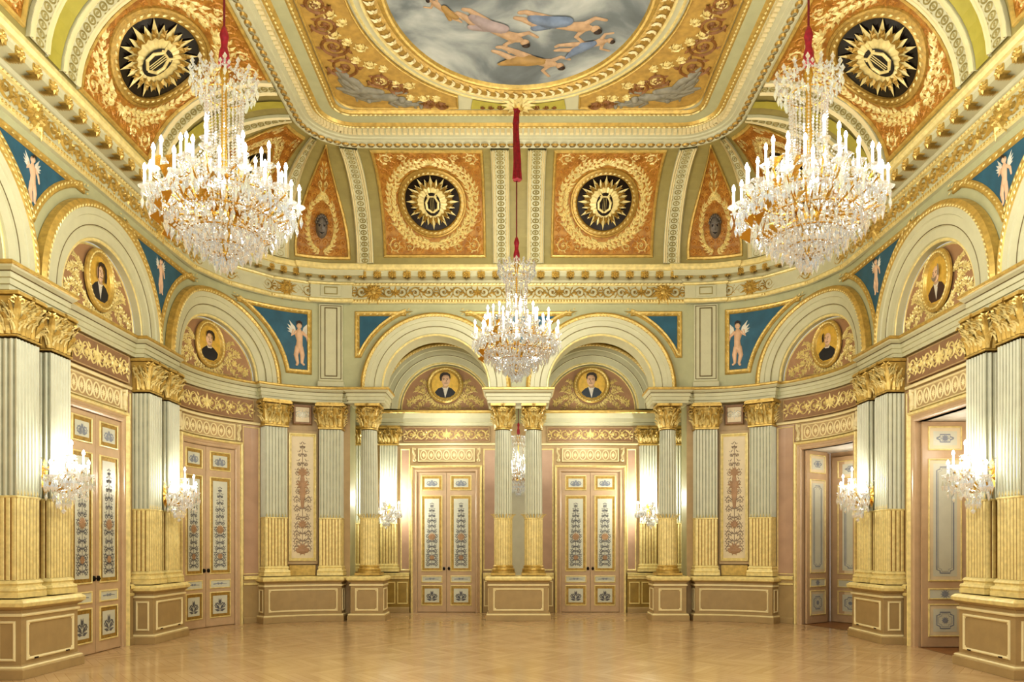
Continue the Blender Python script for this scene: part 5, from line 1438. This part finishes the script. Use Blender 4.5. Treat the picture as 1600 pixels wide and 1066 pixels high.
# ------------------------------------------------------------------ wall lights
def sconce(label,fn_loc,rot):
    t=thing('crystal_wall_light',label,'wall light',fn_loc,'crystal wall lights'); rnd=random.Random(4)
    # local: x across, y out of the wall, z up
    m=MB()
    for q in range(10): a=2*pi*q/10; m.add([(0,.03,0),(.05*cos(a-.3),.012,.13*sin(a-.3)),(.07*cos(a),.02,.2*sin(a)),(.05*cos(a+.3),.012,.13*sin(a+.3))],[(0,1,2),(0,2,3)])
    m.build('back_plate',M['brass'],t)
    b=MB()
    for x,y,z in ((0,.40,.10),(-.16,.36,.02),(.16,.36,.02),(-.24,.22,-.02),(.24,.22,-.02),(0,.28,.2)):
        pts=[(x*q,.02+(y-.02)*q,-.06+(z+.03)*q**2-.09*sin(pi*q)) for q in [k/8 for k in range(9)]]; MB().tube(pts,.009,5).build('arm',M['brass'],t)
        inst('drip_dish',ME_D,t,(x,y,z)); c=inst('candle',ME_C,t,(x,y,z)); c.scale=(.8,.8,.7); inst('bulb',ME_B,c,(0,0,.17))
        for i in range(8): a=2*pi*i/8; drop(b,x+.05*cos(a),y+.05*sin(a),z,.1,.017)
        strand(b,(x,y,z),(0,.1,-.12),.06,.03,.013); strand(b,(x,y,z),(0,.24,-.2),.05,.03,.013)
    for i in range(46):
        drop(b,rnd.uniform(-.2,.2),rnd.uniform(.1,.38),rnd.uniform(-.14,.06),rnd.uniform(.06,.1),.018)
    for i in range(10): a=2*pi*i/10; drop(b,.06*cos(a),.2+.06*sin(a),-.18,.09,.018)
    strand(b,(-.1,.04,.18),(.1,.04,.18),.1,.03,.013); b.bead((0,.2,-.34),.03)
    tag(b.build('crystal_drops',M['crystal'],t),kind='stuff')
    t.rotation_euler=(0,0,rot); t.scale=(1.2,1.2,1.2); return t
def wpos(s,d,z): return wl(s,z,d)
SC=sconce('crystal wall light on the nearest left pilaster pair',wpos(8.95,.05,2.33),-pi/2)
for lb,s,rot in (('crystal wall light on the left pilaster pair between the two doors',11.99,-pi/2),('crystal wall light on the nearest right pilaster pair',LT-8.95,pi/2),('crystal wall light on the right pilaster pair between the two doors',LT-11.99,pi/2)):
    o=copy_tree(SC); o.location=wpos(s,.05,2.33); o.rotation_euler=(0,0,rot); o['label']=lb
SC.location=wpos(8.95,.05,2.33)
for o in [o for o in COL.objects if o.get('category')=='wall light']:
    x=o.location.x; o.location.x=x+(.20 if x<0 else -.20)
for x,lb in ((-2.94,'left'),(2.94,'right')):
    o=copy_tree(SC); o.location=(x,YR-.16,2.32); o.rotation_euler=(0,0,pi); o['label']='crystal wall light deep in the recess, %s of the two back doors'%lb

# ------------------------------------------------------------------ light
ln=[0]
def lamp(loc,power,r,col=(1,.9,.74)):
    l=bpy.data.lights.new('lamp_and_fill_glow','POINT'); l.energy=power; l.shadow_soft_size=r; l.color=col
    o=bpy.data.objects.new('lamp_and_fill_glow',l); COL.objects.link(o); o.location=loc; return o
W_=(1,.99,.90)
for (x,y,z,k) in ((-2.9,7.35,4.19,1),(2.86,7.35,4.19,1),(-.03,12.33,4.2,.8)):
    for i in range(5):
        a=2*pi*i/5+.3; lamp((x+.86*cos(a),y+.86*sin(a),z+.95),PW_CH*k,.12,W_)
for s,d in ((8.95,.62),(11.99,.62)):
    for ss in (s,LT-s): lamp(wl(ss,2.52,d),PW_SC,.06,(1,.97,.88))
for x in (-2.94,2.94): lamp((x,YR-.42,2.56),PW_RC,.06,(1,.97,.88))
lamp((0,15.75,3.6),14,.1,W_); lamp((-1.5,16.2,4.0),PW_RE,.2,W_); lamp((1.5,16.2,4.0),PW_RE,.2,W_)
for s in (10.45,13.85): lamp(wl(LT-s,2.9,-.45),7,.1,(1,.95,.88))  # unseen lamps added to lighten the open door reveals
# unseen fill lamps added behind the camera at chandelier height
for x in (-2.9,2.9):
    for y in (1.8,-3.5): lamp((x,y,5.0),PW_BK,.5,W_)
w=bpy.data.worlds.new('hall_glow'); scene.world=w; w.use_nodes=True
bg=w.node_tree.nodes['Background']; bg.inputs[0].default_value=(1,1,.95,1); bg.inputs[1].default_value=PW_W

cam=bpy.data.cameras.new('camera'); co=bpy.data.objects.new('camera',cam); COL.objects.link(co)
co.location=(0,0,1.5); co.rotation_euler=(pi/2,0,0)
cam.sensor_fit='HORIZONTAL'; cam.sensor_width=36; cam.lens=36*1165/1600
cam.shift_x=-10/1600; cam.shift_y=321/1600; cam.clip_start=.05; cam.clip_end=200
scene.camera=co
scene.view_settings.view_transform='Standard'; scene.view_settings.look=LOOK_; scene.view_settings.exposure=EXPO; scene.view_settings.gamma=1.0
cy=scene.cycles
cy.max_bounces=8; cy.diffuse_bounces=5; cy.glossy_bounces=4; cy.transmission_bounces=4; cy.transparent_max_bounces=8
cy.sample_clamp_indirect=4.0; cy.sample_clamp_direct=30.0; cy.caustics_reflective=False; cy.caustics_refractive=False
cy.use_denoising=True
